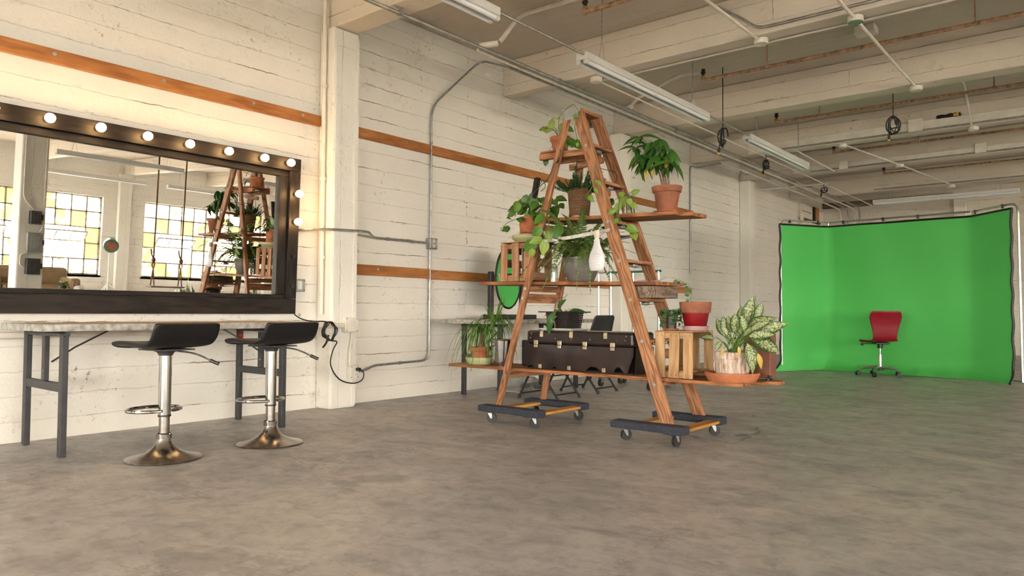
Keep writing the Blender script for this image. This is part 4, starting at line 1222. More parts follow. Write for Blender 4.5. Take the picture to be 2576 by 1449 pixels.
for i, (px, py) in enumerate(HUB):
    h = on(px, py, 'y', 4.34 + .12 * rr.random()); b = min(hubs, key=lambda q: (q - h).length)
    stem(pe, [b, (b + h) / 2 + V((0, 0, .02)), h], .0023, 'stem_green', n=3, seg=5); n = 6
    for k in range(n):
        az = 2 * pi * k / n + rr.uniform(-.3, .3)
        d = V((cos(az), sin(az), rr.uniform(-1.3, -.1) if i > 3 else rr.uniform(-.7, .5)))
        leaf(pe, LF['money' if k % 2 else 'money2'], h, d, V((0, 0, 1)) + TOCAM * .7, rr.uniform(.085, .14))
for px, py in ((1627, 445), (1675, 425), (1640, 440)):
    q = on(px, py - 22, 'y', 4.36); leaf(pe, LF['yell'], q, V((rr.uniform(-.3, .3), -.2, -1)), TOCAM, .075)

# -- rope-wrapped pot with rosemary
c = V((-2.985, 4.40, SH2(-2.98) + .002))
saucer(c, .070, .010, M['terracotta'], 'small terracotta saucer under the rope-wrapped pot')
c = c + V((0, 0, .0065))
pc = thing('rope_pot', 'rope-wrapped pot of dark green rosemary in the middle of ladder', 'potted plant', c)
mb = MB(); mb.lathe([(.001, 0), (.061, 0), (.079, .205), (.072, .206), (.06, .17), (.001, .17)], c, 32); part('pot', mb, M['white_plastic'], pc, smooth=True)
H_ = []; turns = 17
for i in range(turns * 28 + 1):
    f = i / (turns * 28); a = 2 * pi * i / 28; r = .0655 + .0185 * f; w = .003 * sin(f * 37)
    H_.append(c + V((r * cos(a), r * sin(a), .006 + .196 * f + (.0025 if abs(f - .3) < .05 else 0) * sin(a))))
mb = MB(); mb.tube(H_, .0066, 6); part('rope', mb, M['rope'], pc, smooth=True, angle=80)
mb = MB(); q = c + V((0, 0, .172)); mb.lathe([(.001, 0), (.063, 0), (.05, .006), (.001, .01)], q, 20); part('soil', mb, M['soil'], pc)


def sprig(L, seed):
    r_ = random.Random(seed); mb = MB(); P = spline([(0, 0, 0), (.1 * L, 0, .35 * L), (.22 * L, .03 * L, .7 * L), (.25 * L, .05 * L, L)], 5); mb.tube(P, .0016, 4)
    for i, p in enumerate(P[2:]):
        for k in range(8):
            a = r_.uniform(0, 2 * pi); d = V((cos(a) * .8, sin(a) * .8, .6)).normalized() * .019; n_ = d.orthogonal().normalized() * .003
            b = len(mb.v); mb.add([p - n_, p + n_, p + d], [(0, 1, 2)], [(0, 0, 0), (0, .1, 0), (.4, 1, 0)])
    return mb.mesh('rosemary_sprig', M['rosemary'])


SPR = [sprig(.14, 1), sprig(.16, 2), sprig(.11, 3)]
for i in range(78):
    a = rr.uniform(0, 2 * pi); r = .06 * sqrt(rr.random()); tilt = rr.uniform(.1, 1.0); o = new_object('sprig', rr.choice(SPR), pc)
    o.location = V((r * cos(a), r * sin(a), .176)); o.rotation_euler = (rr.uniform(-.3, .3), tilt, a + rr.uniform(-.6, .6)); k = rr.uniform(.7, 1.15); o.scale = (k, k, k)

# -- glass jar with a pothos cutting
c = V((-2.585, 4.42, SH2(-2.59) + .003))
saucer(c, .070, .012, M['terracotta'], 'thin terracotta saucer under the glass jar of pothos cuttings')
c = c + V((0, 0, .0065))


def jar(c, r, h, label, name='glass_jar', lid=False):
    t = thing(name, label, 'jar', c)
    mb = MB(); mb.lathe([(.001, .0), (r, .0), (r, h * .78), (r * .8, h * .9), (r * .8, h), (r * .74, h), (r * .74, h * .9), (r * .93, h * .77), (r * .93, .006), (.001, .006)], c, 28); part('glass', mb, M['clear'], t, smooth=True)
    mb = MB(); mb.lathe([(.001, .008), (r * .9, .008), (r * .9, h * .55), (.001, h * .55)], c, 24); part('water', mb, M['clear'], t, smooth=True)
    if lid:
        mb = MB(); mb.lathe([(.001, h + .001), (r * .85, h + .001), (r * .85, h + .014), (.001, h + .016)], c, 24); part('lid', mb, M['steel'], t, smooth=True)
    return t


pd = jar(c, .040, .135, 'clear glass jar of pothos cuttings on the money tree shelf')
s0 = c + V((0, 0, .13))
vine(pd, [c + V((0, 0, .03)), s0, on(1563, 495, 'y', 4.36), on(1556, 520, 'y', 4.30), on(1558, 545, 'y', 4.24), on(1565, 560, 'y', 4.22), on(1578, 580, 'y', 4.20), on(1592, 588, 'y', 4.20)], r=.0026, seed=12, mat='stem_green', every=.075, kinds=('young',), size=(.05, .085))
for px, py, d in ((1590, 487, (.6, 0, .2)), (1582, 500, (.3, -.2, -.7)), (1588, 512, (.6, -.1, -.4)), (1570, 492, (-.8, 0, .4)), (1550, 540, (-.7, -.2, -.5)), (1545, 505, (-.8, .2, -.2)), (1548, 525, (-.5, .2, -.7)), (1592, 552, (.2, -.3, .6))):
    q = on(px, py, 'y', 4.36); stem(pd, [s0, (s0 + q) / 2 + V((0, -.01, .02)), q], .0018, 'stem_green', n=3, seg=5); leaf(pd, LF['young' if px > 1560 else 'pothos'], q, V(d), TOCAM, .06)

# -- pothos on a bark stake in a tall pot on the old crate
cz = 1.3645
c = V((-3.465, 4.44, cz))
saucer(c, .148, .052, M['green_dish'], 'wide sage green plastic saucer on top of the worn crate', .78)
c = c + V((0, 0, .0065))
pb = thing('potted_pothos', 'bushy pothos climbing a black bark stake in tall smooth terracotta pot', 'potted plant', c)
mb = MB(); mb.lathe([(.001, 0), (.080, 0), (.092, .185), (.088, .188), (.080, .184), (.074, .16), (.001, .16)], c, 36); part('pot', mb, M['terracotta'], pb, smooth=True)
mb = MB(); mb.lathe([(.001, .162), (.073, .162), (.04, .168), (.001, .17)], c, 20); part('soil', mb, M['soil'], pb)
top = c + V((0, 0, .165)); e = on(1354, 447, 'y', 4.44)
mb = MB(); mb.bar(top, e, .036, .022); mb.bar(top + V((-.03, 0, 0)), e + V((-.028, 0, -.0)), .012, .012); part('bark_stake', mb, M['bark'], pb)
rr = random.Random(31)
SPOT = [(1308, 512), (1342, 488), (1370, 505), (1332, 540), (1356, 545), (1395, 520), (1316, 524), (1362, 516), (1300, 520), (1318, 505), (1330, 495), (1345, 500), (1360, 498), (1335, 515), (1325, 530), (1310, 535), (1350, 520), (1378, 500), (1392, 505), (1398, 500), (1404, 515), (1388, 522), (1372, 515), (1365, 535), (1340, 535), (1298, 535), (1382, 545), (1390, 530), (1350, 510), (1322, 518)]
for px, py in SPOT:
    q = on(px, py, 'y', 4.36 + .14 * rr.random()); stem(pb, [top, (top + q) / 2 + V((0, 0, .03)), q], .0022, 'stem_green', n=3, seg=5)
    leaf(pb, LF[rr.choice(('pothos', 'pothos2', 'pothos'))], q, V(((px - 1350) / 40, rr.uniform(-.7, .2), rr.uniform(-.9, .0))), TOCAM + V((0, 0, rr.uniform(.2, 1.2))), rr.uniform(.06, .095))
vine(pb, [top, on(1318, 545, 'y', 4.35), on(1290, 555, 'y', 4.33), on(1275, 562, 'y', 4.32), on(1262, 575, 'y', 4.32), on(1259, 580, 'y', 4.32)], seed=33, mat='stem_green', every=.06, size=(.055, .075))
vine(pb, [top, on(1366, 520, 'y', 4.30), on(1378, 545, 'y', 4.23), on(1380, 570, 'y', 4.21), on(1372, 595, 'y', 4.18), on(1360, 615, 'y', 4.16), on(1345, 625, 'y', 4.15)], r=.003, seed=34, mat='stem_green', every=.085, kinds=('pothos', 'young'), size=(.07, .10))
vine(pb, [on(1355, 470, 'y', 4.42), on(1365, 455, 'y', 4.40), on(1372, 470, 'y', 4.36), on(1360, 482, 'y', 4.34)], r=.0026, seed=35, every=0)
leaf(pb, LF['pothos'], on(1408, 570, 'y', 4.22), V((.1, -.1, -1)), TOCAM, .10); leaf(pb, LF['pothos'], on(1362, 575, 'y', 4.17), V((-.6, -.2, -.4)), TOCAM, .09); leaf(pb, LF['pothos'], on(1345, 610, 'y', 4.15), V((-.7, -.2, -.5)), TOCAM, .11); leaf(pb, LF['young'], on(1372, 608, 'y', 4.15), V((-.1, -.2, -1)), TOCAM, .10)

# -- fern in grey pot
c = V((-2.985, 4.42, SH3(-2.98) + .004))
fr = thing('potted_fern', 'large arching fern in a glossy grey pot behind the spray bottle', 'potted plant', c)
mb = MB(); mb.lathe([(.001, 0), (.085, 0), (.095, .008), (.122, .07), (.132, .13), (.134, .155), (.138, .160), (.138, .172), (.131, .173), (.126, .155), (.12, .14), (.001, .14)], c, 40); part('pot', mb, M['grey_pot'], fr, smooth=True)
mb = MB(); mb.lathe([(.001, .145), (.121, .142), (.06, .15), (.001, .155)], c, 20); part('soil', mb, M['soil'], fr)


def frond(L, drop, seed):
    r_ = random.Random(seed); mb = MB(); n = 30
    P = [V((r_.uniform(-.004, .004), L * f * (1 - .25 * f * drop), L * (1.0 * f - drop * f * f))) for f in [i / n for i in range(n + 1)]]
    mb.tube(P, .0016, 4)
    for i in range(2, n):
        f = i / n; w = .044 * L / .4 * (1 - f) ** .6 * min(1, f * 5 + .3)
        d = (P[min(n, i + 1)] - P[i - 1]).normalized(); up = V((1, 0, 0)).cross(d)
        for s in (-1, 1):
            t_ = P[i] + V((s * w, 0, 0)) + d * w * .35 - up * w * .3 * r_.random(); h = d * .0056 * L / .4
            mb.add([P[i] - h, P[i] + h, (P[i] * .35 + t_ * .65) + h * .9, t_, (P[i] * .35 + t_ * .65) - h * .9], [(0, 1, 2, 3, 4)], [(0, 0, 0), (0, 0, 0), (.5, .6, 0), (.2, 1, 0), (.5, .6, 0)])
    return mb.mesh('fern_frond', M['fern'])


FR = [frond(.40, 1.0, 1), frond(.36, 1.4, 2), frond(.42, .6, 3), frond(.34, 1.9, 4)]
rr = random.Random(8)
for i in range(96):
    a = 2 * pi * i / 96 * 11.0 + rr.uniform(-.3, .3); o = new_object('frond', FR[i % 4], fr); r = rr.uniform(.01, .07)
    o.location = (r * cos(a), r * sin(a), .148); o.rotation_euler = (rr.uniform(-.2, .45) + (.45 if i % 2 else 0), rr.uniform(-.15, .15), a - pi / 2); k = rr.uniform(.75, 1.35)
    if sin(a) > .3: k *= .7
    o.scale = (k, k, k)
jar(V((-3.185, 4.36, SH3(-3.18) + .001)), .030, .13, 'slim clear glass jar between the worn crate and the fern')
jar(V((-2.575, 4.38, SH3(-2.57) + .001)), .033, .085, 'tall clear glass jar behind the ladder rail on the fern shelf')
# sage pot and small bottle by the old crate
c = V((-3.745, 4.49, SH3(-3.74) + .001))
gp = thing('empty_pot', 'small empty sage green pot beside the worn crate', 'plant pot', c)
mb = MB(); mb.lathe([(.001, 0), (.055, 0), (.066, .05), (.072, .052), (.073, .066), (.068, .067), (.062, .05), (.052, .008), (.001, .008)], c, 30); part('pot', mb, M['green_dish'], gp, smooth=True)
c = V((-3.53, 4.46, SH3(-3.64) + .0525))
bt = thing('small_bottle', 'small dark glass bottle with a cutting inside the worn crate', 'bottle', c)
mb = MB(); mb.lathe([(.001, 0), (.022, 0), (.022, .06), (.010, .08), (.010, .10), (.001, .10)], c, 20); part('bottle', mb, M['clear'], bt, smooth=True)
stem(bt, [c + V((0, 0, .09)), c + V((.01, -.01, .13)), c + V((.02, -.01, .15))], .0018)
leaf(bt, LF['pothos'], c + V((.02, -.01, .15)), V((.6, -.2, -.2)), TOCAM, .06); leaf(bt, LF['young'], c + V((.01, -.01, .13)), V((-.3, -.2, .5)), TOCAM, .045)
# paper sheet on the end of the fern shelf
mb = MB(); z = SH3(-2.36) + .002
mb.grid(lambda u, v: V((-2.48 + .17 * u, 4.33 + .11 * v, z + .018 * (u - .45) ** 2 * 4 * (.4 + v))), 10, 6)
one('paper_sheet', mb, M['paper'], 'curled sheet of white paper on the end of fern shelf', 'paper', (-2.4, 4.38, z), smooth=True, solid=.001)

# -- spray bottle hanging by its neck from the spreader
q = on(1507, 694, 'y', 4.178); c = V((q.x, 4.150, 1.108))
sb = thing('spray_bottle', 'milky white ribbed plastic bottle with beige cap hanging upright on the ladder spreader', 'bottle', c)
mb = MB(); mb.lathe([(.001, .0), (.044, .0), (.053, .008), (.061, .04), (.063, .075), (.054, .115), (.036, .15), (.025, .18), (.0225, .20), (.025, .203), (.025, .21), (.017, .212), (.017, .222), (.001, .222)], c, 32, 1, .42); part('body', mb, M['white_plastic'], sb, smooth=True)
for k in range(5):
    z = .035 + k * .019; mb = MB(); mb.bar(c + V((-.036, -.0215, z)), c + V((.036, -.0215, z + .004)), .006, .004); part('rib', mb, M['white_plastic'], sb, bevel=.002)
mb = MB(); mb.lathe([(.001, .2225), (.017, .2225), (.021, .240), (.021, .262), (.016, .272), (.001, .275)], c, 20); part('cap', mb, M['beige_plastic'], sb, smooth=True)
mb = MB(); mb.tube(spline([c + V((0, .005, .268)), c + V((.0, .035, .287)), c + V((.0, .066, .287)), c + V((.0, .072, .262))], 4), .004, 6); part('trigger', mb, M['beige_plastic'], sb, smooth=True)

# -- ponytail palm
c = V((-3.945, 4.40, .409))
saucer(c, .118, .055, M['green_dish'], 'sage green saucer under the grassy ponytail plant', .8)
c = c + V((0, 0, .0065))
pl = thing('ponytail_palm', 'ponytail palm with thin arching grassy leaves in terracotta pot', 'potted plant', c)
round_pot(pl, c, .090, .060, .130, M['terracotta'], .28)
top = c + V((0, 0, .115)); tip = c + V((.015, 0, .26))
stem(pl, [top, (top + tip) / 2 + V((.006, 0, 0)), tip], .022, 'stem_brown', 'trunk', seg=10, taper=.75)
tip2 = tip + V((.12, .02, .07))
rr = random.Random(14); mb = MB()


def blade(mb, b, az, L, rise, fall, w=.0055):
    d = V((cos(az), sin(az), 0)); n_ = V((-sin(az), cos(az), 0)); P = []
    for i in range(9):
        f = i / 8; P.append(b + d * (L * f * (1 - .28 * f)) + V((0, 0, rise * L * f * 1.4 - fall * L * f * f * 1.7)))
    for p in P:
        if 4.24 < p.y < 4.67 and -4.18 < p.x < -3.0: p.z = max(p.z, .475)
        elif p.y <= 4.24: p.z = max(p.z, .37)
    vs = []; gs = []
    for i, p in enumerate(P):
        k = w * (1 - (i / 8) ** 2.2) + .0006
        vs += [p - n_ * k, p + V((0, 0, -k * .5)), p + n_ * k]; gs += [(-1, i / 8, 0), (0, i / 8, 0), (1, i / 8, 0)]
    mb.add(vs, [(i * 3 + j, i * 3 + j + 1, i * 3 + j + 4, i * 3 + j + 3) for i in range(8) for j in range(2)], gs)


for i in range(66): blade(mb, tip + V((0, 0, rr.uniform(-.02, .02))), rr.uniform(0, 2 * pi), rr.uniform(.24, .44), rr.uniform(.25, .8), rr.uniform(.7, 1.25), rr.uniform(.003, .005))
for i in range(34): blade(mb, tip2, rr.uniform(0, 2 * pi), rr.uniform(.2, .38), rr.uniform(.3, .9), rr.uniform(.6, 1.2), rr.uniform(.003, .005))
o = part('grassy_leaves', mb, M['grass_leaf'], pl, smooth=True); o['kind'] = 'stuff'
stem(pl, [tip + V((.01, 0, -.02)), tip + V((.05, .01, .0)), tip2], .012, 'stem_green', 'shoot', seg=8); 
mb = MB()
for i in range(16): blade(mb, tip2 + V((0, 0, -.02)), rr.uniform(0, 2 * pi), rr.uniform(.10, .17), rr.uniform(1.0, 1.5), rr.uniform(.1, .3), .006)
o = part('young_leaves', mb, M['grass_leaf'], pl, smooth=True); o['kind'] = 'stuff'

# -- orchid on the trunk
c = V((-3.15, 4.45, .6955))
mb = MB(); mb.add([c + V(p) for p in ((-.125, -.105, .0), (.125, -.105, 0), (.125, .105, 0), (-.125, .105, 0), (-.145, -.125, .012), (.145, -.125, .012), (.145, .125, .012), (-.145, .125, .012))], [(3, 2, 1, 0), (0, 1, 5, 4), (1, 2, 6, 5), (2, 3, 7, 6), (3, 0, 4, 7)])
one('square_plate', mb, M['white_enamel'], 'square white plate under the orchid on the leather trunk', 'plate', c, solid=.005)
c = c + V((0, 0, .0065))
orc = thing('potted_orchid', 'leafy orchid without flowers in a square black basket on trunk', 'potted plant', c)
for k, (ax, s) in enumerate((('x', -1), ('x', 1), ('y', -1), ('y', 1))):
    mb = MB(); w = .098
    for j in range(9):
        z = .004 + j * .0135; e = w * (.86 + .14 * j / 8)
        if ax == 'x': mb.bar(c + V((s * e, -e, z + .006)), c + V((s * e, e, z + .006)), .012, .0115)
        else: mb.bar(c + V((-e, s * e, z + .006)), c + V((e, s * e, z + .006)), .012, .0115)
    part('basket_side', mb, M['bark'], orc, bevel=.002)
mb = MB(); mb.box(c.x - .077, c.x + .077, c.y - .077, c.y + .077, c.z + .0, c.z + .112); part('potting_bark', mb, M['soil'], orc)
mb = MB()
for s in (-1, 1):
    mb.box(c.x - .145, c.x + .145, c.y + s * .118 - .018, c.y + s * .118 + .018, c.z + .124, c.z + .132)
    mb.box(c.x + s * .128 - .018, c.x + s * .128 + .018, c.y - .10, c.y + .10, c.z + .124, c.z + .132)
part('basket_rim', mb, M['bark'], orc, bevel=.003)
top = c + V((0, 0, .10))
for px, py, k, d, sz in ((1398, 790, 'orchidp', (-.9, -.2, .2), .11), (1396, 786, 'orchid2', (-.35, -.5, -.9), .15), (1400, 782, 'orchid', (.6, .1, .9), .11), (1428, 787, 'orchid2', (1, 0, .45), .13), (1420, 790, 'orchidp', (.7, .5, .1), .10)):
    q = on(px, py, 'y', 4.31 if sz == .15 else 4.42); stem(orc, [top, (top + q) / 2 + V((0, 0, .03)), q], .005, 'stem_green', n=2, seg=6); leaf(orc, LF[k], q, V(d), V((0, 0, 1)) + TOCAM * .6, sz)
stem(orc, [on(1402, 782, 'y', 4.42), on(1402, 758, 'y', 4.42), on(1415, 752, 'y', 4.42), on(1428, 740, 'y', 4.40)], .003, 'zinc', 'flower_spike')
for k in range(9):
    a = rr.uniform(0, 2 * pi); b = top + V((.02 * cos(a), .02 * sin(a), .02)); stem(orc, [b, b + V((.05 * cos(a), .05 * sin(a), .035)), b + V((.085 * cos(a), .085 * sin(a), rr.uniform(.01, .04)))], .0022, 'beige_plastic', 'air_root', n=3, seg=5)
stem(orc, [on(1400, 795, 'y', 4.335), on(1394, 803, 'y', 4.325), on(1396, 815, 'y', 4.325), on(1399, 828, 'y', 4.325)], .003, 'beige_plastic', 'air_root', n=4, seg=5)

# -- on the pale crate: succulent and red pot
c = V((-2.265, 4.42, .7135))
saucer(c, .052, .012, M['terracotta'], 'small terracotta saucer under the trailing succulent')
c = c + V((0, 0, .0065))
su = thing('potted_succulent', 'trailing succulent in small dark grey pot on the pale crate', 'potted plant', c)
round_pot(su, c, .044, .034, .088, M['dark_metal'], 0)
rr = random.Random(17)
for k in range(16):
    a = 2 * pi * k / 16 + rr.uniform(-.2, .2); r = rr.uniform(.05, .085); b = c + V((.02 * cos(a), .02 * sin(a), .085)); e = c + V((r * cos(a), r * sin(a), rr.uniform(.02, .12)))
    P = [b, b + V((.03 * cos(a), .03 * sin(a), .03)), e]; stem(su, P, .0018, 'stem_brown', n=3, seg=4)
    for q in spline(P, 3)[2:]:
        for s in (0, 1, 2):
            leaf(su, LF['ivy'], q, V((rr.uniform(-1, 1), rr.uniform(-1, .3), rr.uniform(-.4, .8))), V((0, 0, 1)) + TOCAM, rr.uniform(.018, .028))
c = V((-2.13, 4.50, .7135))
saucer(c, .086, .030, plain('mauve_plastic', (.42, .26, .26), .5), 'pale mauve saucer under the red-banded pot', .93)
c = c + V((0, 0, .0065))
rd = thing('red_pot_plant', 'tall sprig in a terracotta pot with red lower half on crate', 'potted plant', c)
rr2 = [(.001, 0), (.064, 0), (.067, .003), (.089, .108)]
mb = MB(); mb.lathe(rr2 + [(.001, .108)], c, 36); part('pot_base', mb, M['red_paint'], rd, smooth=True, label='glossy red lower half of the pot')
mb = MB(); mb.lathe([(.089, .1085), (.098, .111), (.105, .178), (.103, .181), (.094, .180), (.088, .155), (.001, .155), (.001, .1085)], c, 36); part('pot_rim', mb, M['terracotta_old'], rd, smooth=True)
mb = MB(); mb.lathe([(.001, .156), (.087, .156), (.04, .163), (.001, .166)], c, 20); part('soil', mb, M['soil'], rd)
top = c + V((0, 0, .16)); P = [top, on(1737, 755, 'y', 4.50), on(1740, 735, 'y', 4.49), on(1733, 718, 'y', 4.48), on(1722, 712, 'y', 4.47), on(1708, 704, 'y', 4.46)]
vine(rd, P, r=.002, mat='stem_green', every=.014, kinds=('ivy',), size=(.022, .032), seed=18)

# -- variegated aglaonema
c = V((-1.835, 4.39, .409))
saucer(c, .165, .055, M['terracotta'], 'wide terracotta saucer under the variegated plant at shelf end', .88)
c = c + V((0, 0, .0065))
ag = thing('variegated_plant', 'green and cream variegated plant in a carved whitewashed pot', 'potted plant', c)
mb = MB(); mb.lathe([(.001, 0), (.092, 0), (.096, .006), (.097, .035), (.100, .04), (.102, .13), (.105, .134), (.106, .172), (.100, .175), (.095, .15), (.001, .15)], c, 40); part('pot', mb, M['cream_pot'], ag, smooth=True)
for s in (-1, 1):
    mb = MB(); q = c + V((s * .103, -.012, .085)); mb.ball(q, .04, (.35, .45, 1.0), 12, 8); part('lug', mb, M['cream_pot'], ag, smooth=True)
mb = MB(); mb.lathe([(.001, .151), (.094, .151), (.04, .157), (.001, .16)], c, 20); part('soil', mb, M['soil'], ag)
top = c + V((0, 0, .15)); rr = random.Random(19)
AG = [((1800, 848), (1763, 838), 'aglao2'), ((1822, 845), (1805, 805), 'aglao'), ((1828, 842), (1818, 800), 'aglao'), ((1838, 835), (1832, 800), 'aglao3'), ((1848, 835), (1850, 795), 'aglao3'), ((1860, 815), (1866, 780), 'aglao'),
      ((1878, 815), (1888, 757), 'aglao'), ((1893, 810), (1916, 770), 'aglao3'), ((1880, 825), (1930, 800), 'aglao2'), ((1890, 830), (1925, 812), 'aglao'), ((1905, 838), (1962, 825), 'aglao2'), ((1885, 845), (1935, 842), 'aglao'),
      ((1895, 850), (1948, 882), 'aglao3'), ((1880, 865), (1900, 925), 'aglao2'), ((1868, 855), (1855, 825), 'aglao'), ((1850, 850), (1840, 875), 'aglao2'), ((1815, 858), (1800, 880), 'aglao'), ((1875, 835), (1868, 800), 'aglao3'),
      ((1862, 840), (1862, 805), 'aglao'), ((1895, 845), (1920, 850), 'aglao2'), ((1870, 845), (1900, 820), 'aglao'), ((1838, 855), (1822, 835), 'aglao'), ((1870, 830), (1898, 795), 'aglao'), ((1858, 845), (1845, 812), 'aglao2')]
for (bx, by), (tx, ty), k in AG:
    y = 4.30 + .16 * rr.random(); b = on(bx, by, 'y', y); e = on(tx, ty, 'y', y - rr.uniform(.0, .06)); stem(ag, [top + V((rr.uniform(-.03, .03), rr.uniform(-.03, .03), 0)), (top + b) / 2 + V((0, 0, .02)), b], .0042, 'stem_green', n=3, seg=6)
    leaf(ag, LF[k], b, e - b + V((0, 0, .2 * (e - b).length if k == 'aglao2' else .05 * (e - b).length)), TOCAM + V((0, 0, rr.uniform(.2, .9))) + V((rr.uniform(-.4, .4), 0, 0)), (e - b).length * 1.12)
for (bx, by), (tx, ty) in (((1907, 890), (1917, 922)), ((1858, 872), (1862, 893)), ((1820, 876), (1815, 893))):
    b = on(bx, by, 'y', 4.275); e = on(tx, ty, 'y', 4.265); stem(ag, [top, (top + b) / 2 + V((0, -.01, .03)), b], .003, 'stem_green', n=3, seg=5); leaf(ag, LF['yell'], b, e - b, TOCAM, (e - b).length * 1.1)
# ================================================================== ceiling
def fluorescent(a, b, label, chain_z=CEIL, ends=True):
    """Twin-tube strip light hung on chains from a to b (centres of its housing ends)."""
    a, b = V(a), V(b); d = (b - a).normalized(); n = d.cross(V((0, 0, 1))).normalized()
    t = thing('strip_light', label, 'ceiling light', (a + b) / 2, group='strip lights hanging from the ceiling')
    mb = MB(); mb.bar(a, b, .115, .062); part('housing', mb, M['white_enamel'], t, bevel=.006)
    for s in (-1, 1):
        z = V((0, 0, -.048))
        mb = MB(); mb.cyl(a + n * s * .036 + z + d * .02, b + n * s * .036 + z - d * .02, .019, seg=14); part('tube', mb, M['tube'], t, smooth=True)
        for q in (a + d * .022, (a + b) / 2, b - d * .022):
            mb = MB(); q = q + n * s * .036 + z; mb.cyl(q - d * .018, q + d * .018, .022, seg=14); mb.bar(q + V((0, 0, .012)), q + V((0, 0, .02)), .02, .03, d); part('tube_holder', mb, M['white_enamel'], t, smooth=True)
    for q in (a + d * .32, b - d * .32):
        apex = q + V((0, 0, .26)); mb = MB()
        mb.cyl(apex, V((q.x, q.y, chain_z)), .0035, seg=5)
        for i in range(int((chain_z - apex.z) / .045)):
            z = apex.z + i * .045; mb.ball((q.x, q.y, z), .008, (1, .5, 1.8), 6, 4)
        part('chain', mb, M['zinc'], t)
        mb = MB(); mb.cyl(q + d * .05 + V((0, 0, .031)), apex, .002, seg=5); mb.cyl(q - d * .05 + V((0, 0, .031)), apex, .002, seg=5); part('hanger_wire', mb, M['zinc'], t)
    return t


FX, FZ = -3.445, 3.0
fluorescent((FX, 1.53, FZ), (FX, 3.975, FZ), 'white strip light hanging nearest the lighted mirror, beyond the first beam')
fluorescent((FX, 5.10, FZ), (FX, 7.54, FZ), 'long white strip light hanging above the plant ladder')
fluorescent((FX, 8.72, FZ), (FX, 10.95, FZ), 'white strip light hanging between the ladder and the green screen')
fluorescent((-3.72, 16.05, 3.1), (-1.28, 16.05, 3.1), 'white strip light hanging across the room above the green screen')
for x, y0, lab in ((5.05, 5.1, 'white strip light over the low table and tan sofa'), (5.05, 8.9, 'white strip light beyond the rope swing'), (9.3, 6.2, 'white strip light above the studio spotlight by the windows'), (9.3, 9.2, 'white strip light by the windows past the spotlight')):
    fluorescent((x, y0, FZ), (x, y0 + 2.44, FZ), lab)
GC = 'conduits under the ceiling'
for y0, y1, lab in ((3.975, 5.10, 'thin conduit linking the strip light by the mirror to the one above ladder'), (7.54, 8.72, 'thin conduit linking the strip light above ladder to the next one')):
    conduit('conduit', [(FX + .02, y0 + .001, FZ + .012), (FX + .02, y1 - .001, FZ + .012)], .011, M['conduit'], lab, group=GC)
conduit('conduit', [(-4.40, .5, 3.225), (-4.38, 17.4, 3.225), (-4.45, 17.95, 3.225), (-4.45, 17.95, 2.1)], .017, M['conduit'], 'dark steel conduit running the length of the wall under the beams', group=GC, clips=[((-4.39, y, 3.225), (0, 1, 0)) for y in (3.9, 6.1, 8.7, 11.1, 13.4)], rb=.4)
conduit('conduit', [(-4.45, 4.9, 3.222), (-4.52, 17.4, 3.222), (-4.56, 17.95, 3.222), (-4.56, 17.95, 2.1)], .019, M['pipe_white'], 'cream painted conduit running beside the dark one under the beams', group=GC, rb=.4)
conduit('conduit', [(-4.53, 5.45, 3.222), (-4.64, 17.4, 3.222), (-4.70, 17.95, 3.222), (-4.70, 17.95, 2.1)], .014, M['conduit'], 'thin green-grey conduit nearest the wall in the ceiling run', group=GC, rb=.4)
conduit('conduit', [(-4.76, 11.0, 3.222), (-4.80, 17.3, 3.222), (-4.84, 17.9, 3.222), (-4.84, 17.9, 2.1)], .016, M['pipe_white'], 'cream conduit joining the run past the third beam', group=GC, rb=.4)
conduit('conduit', [(-4.10, 6.45, 3.235), (-4.10, 17.6, 3.235)], .009, M['pipe_white'], 'very thin cream conduit strung from round box past the hanging cords', group=GC)
conduit('conduit', [(-4.372, 5.115, 3.345), (-4.35, 5.14, 3.38), (-4.25, 5.25, 3.60), (-3.8, 5.27, 3.60), (-2.5, 5.30, 3.60)], .022, M['pipe_white'], 'cream pipe angling up from the wall run across the slab', 'pipe', GC, rb=.12)
mb = MB(); mb.cyl((-4.50, 4.98, 3.29), (-4.38, 5.10, 3.325), .034, .03, 14); one('pipe_elbow', mb, M['pipe_white'], 'fat cream pipe elbow where the slab pipe meets wall run', 'pipe fitting', (-4.45, 5.03, 3.22), smooth=True)
conduit('conduit', [(-4.44, 7.665, 3.335), (-4.33, 7.60, 3.38), (-3.75, 7.53, 3.52), (-3.52, 7.53, 3.50)], .02, M['pipe_white'], 'cream pipe bend rising from wall run to the rusty pipe', 'pipe', GC, rb=.15)
mb = MB(); mb.cyl((-4.62, 7.75, 3.287), (-4.46, 7.68, 3.325), .034, .03, 14); one('pipe_elbow', mb, M['pipe_white'], 'fat cream pipe elbow behind the strip light above ladder', 'pipe fitting', (-4.55, 7.72, 3.22), smooth=True)
conduit('conduit', [(WX0 + .02, 10.94, 1.46), (WX0 + .02, 10.94, 3.22), (WX0 + .05, 11.1, 3.20), (-4.78, 11.02, 3.21)], .014, M['conduit'], 'steel conduit dropping down the wall past the second column', group=GC, rb=.1)
conduit('conduit', [(WX0 + .02, 13.60, 1.17), (WX0 + .02, 13.60, 3.20), (WX0 + .12, 13.75, 3.185), (-3.95, 13.8, 3.185)], .011, M['pipe_white'], 'thin cream conduit dropping to a small box past the third column', group=GC, rb=.15)
t, fx = plate_box('outlet_box', (WX0 + .006, 13.60, 1.11), .08, .11, .045, M['zinc'], 'small grey box at the foot of the thin conduit by the green screen', 'electrical box')


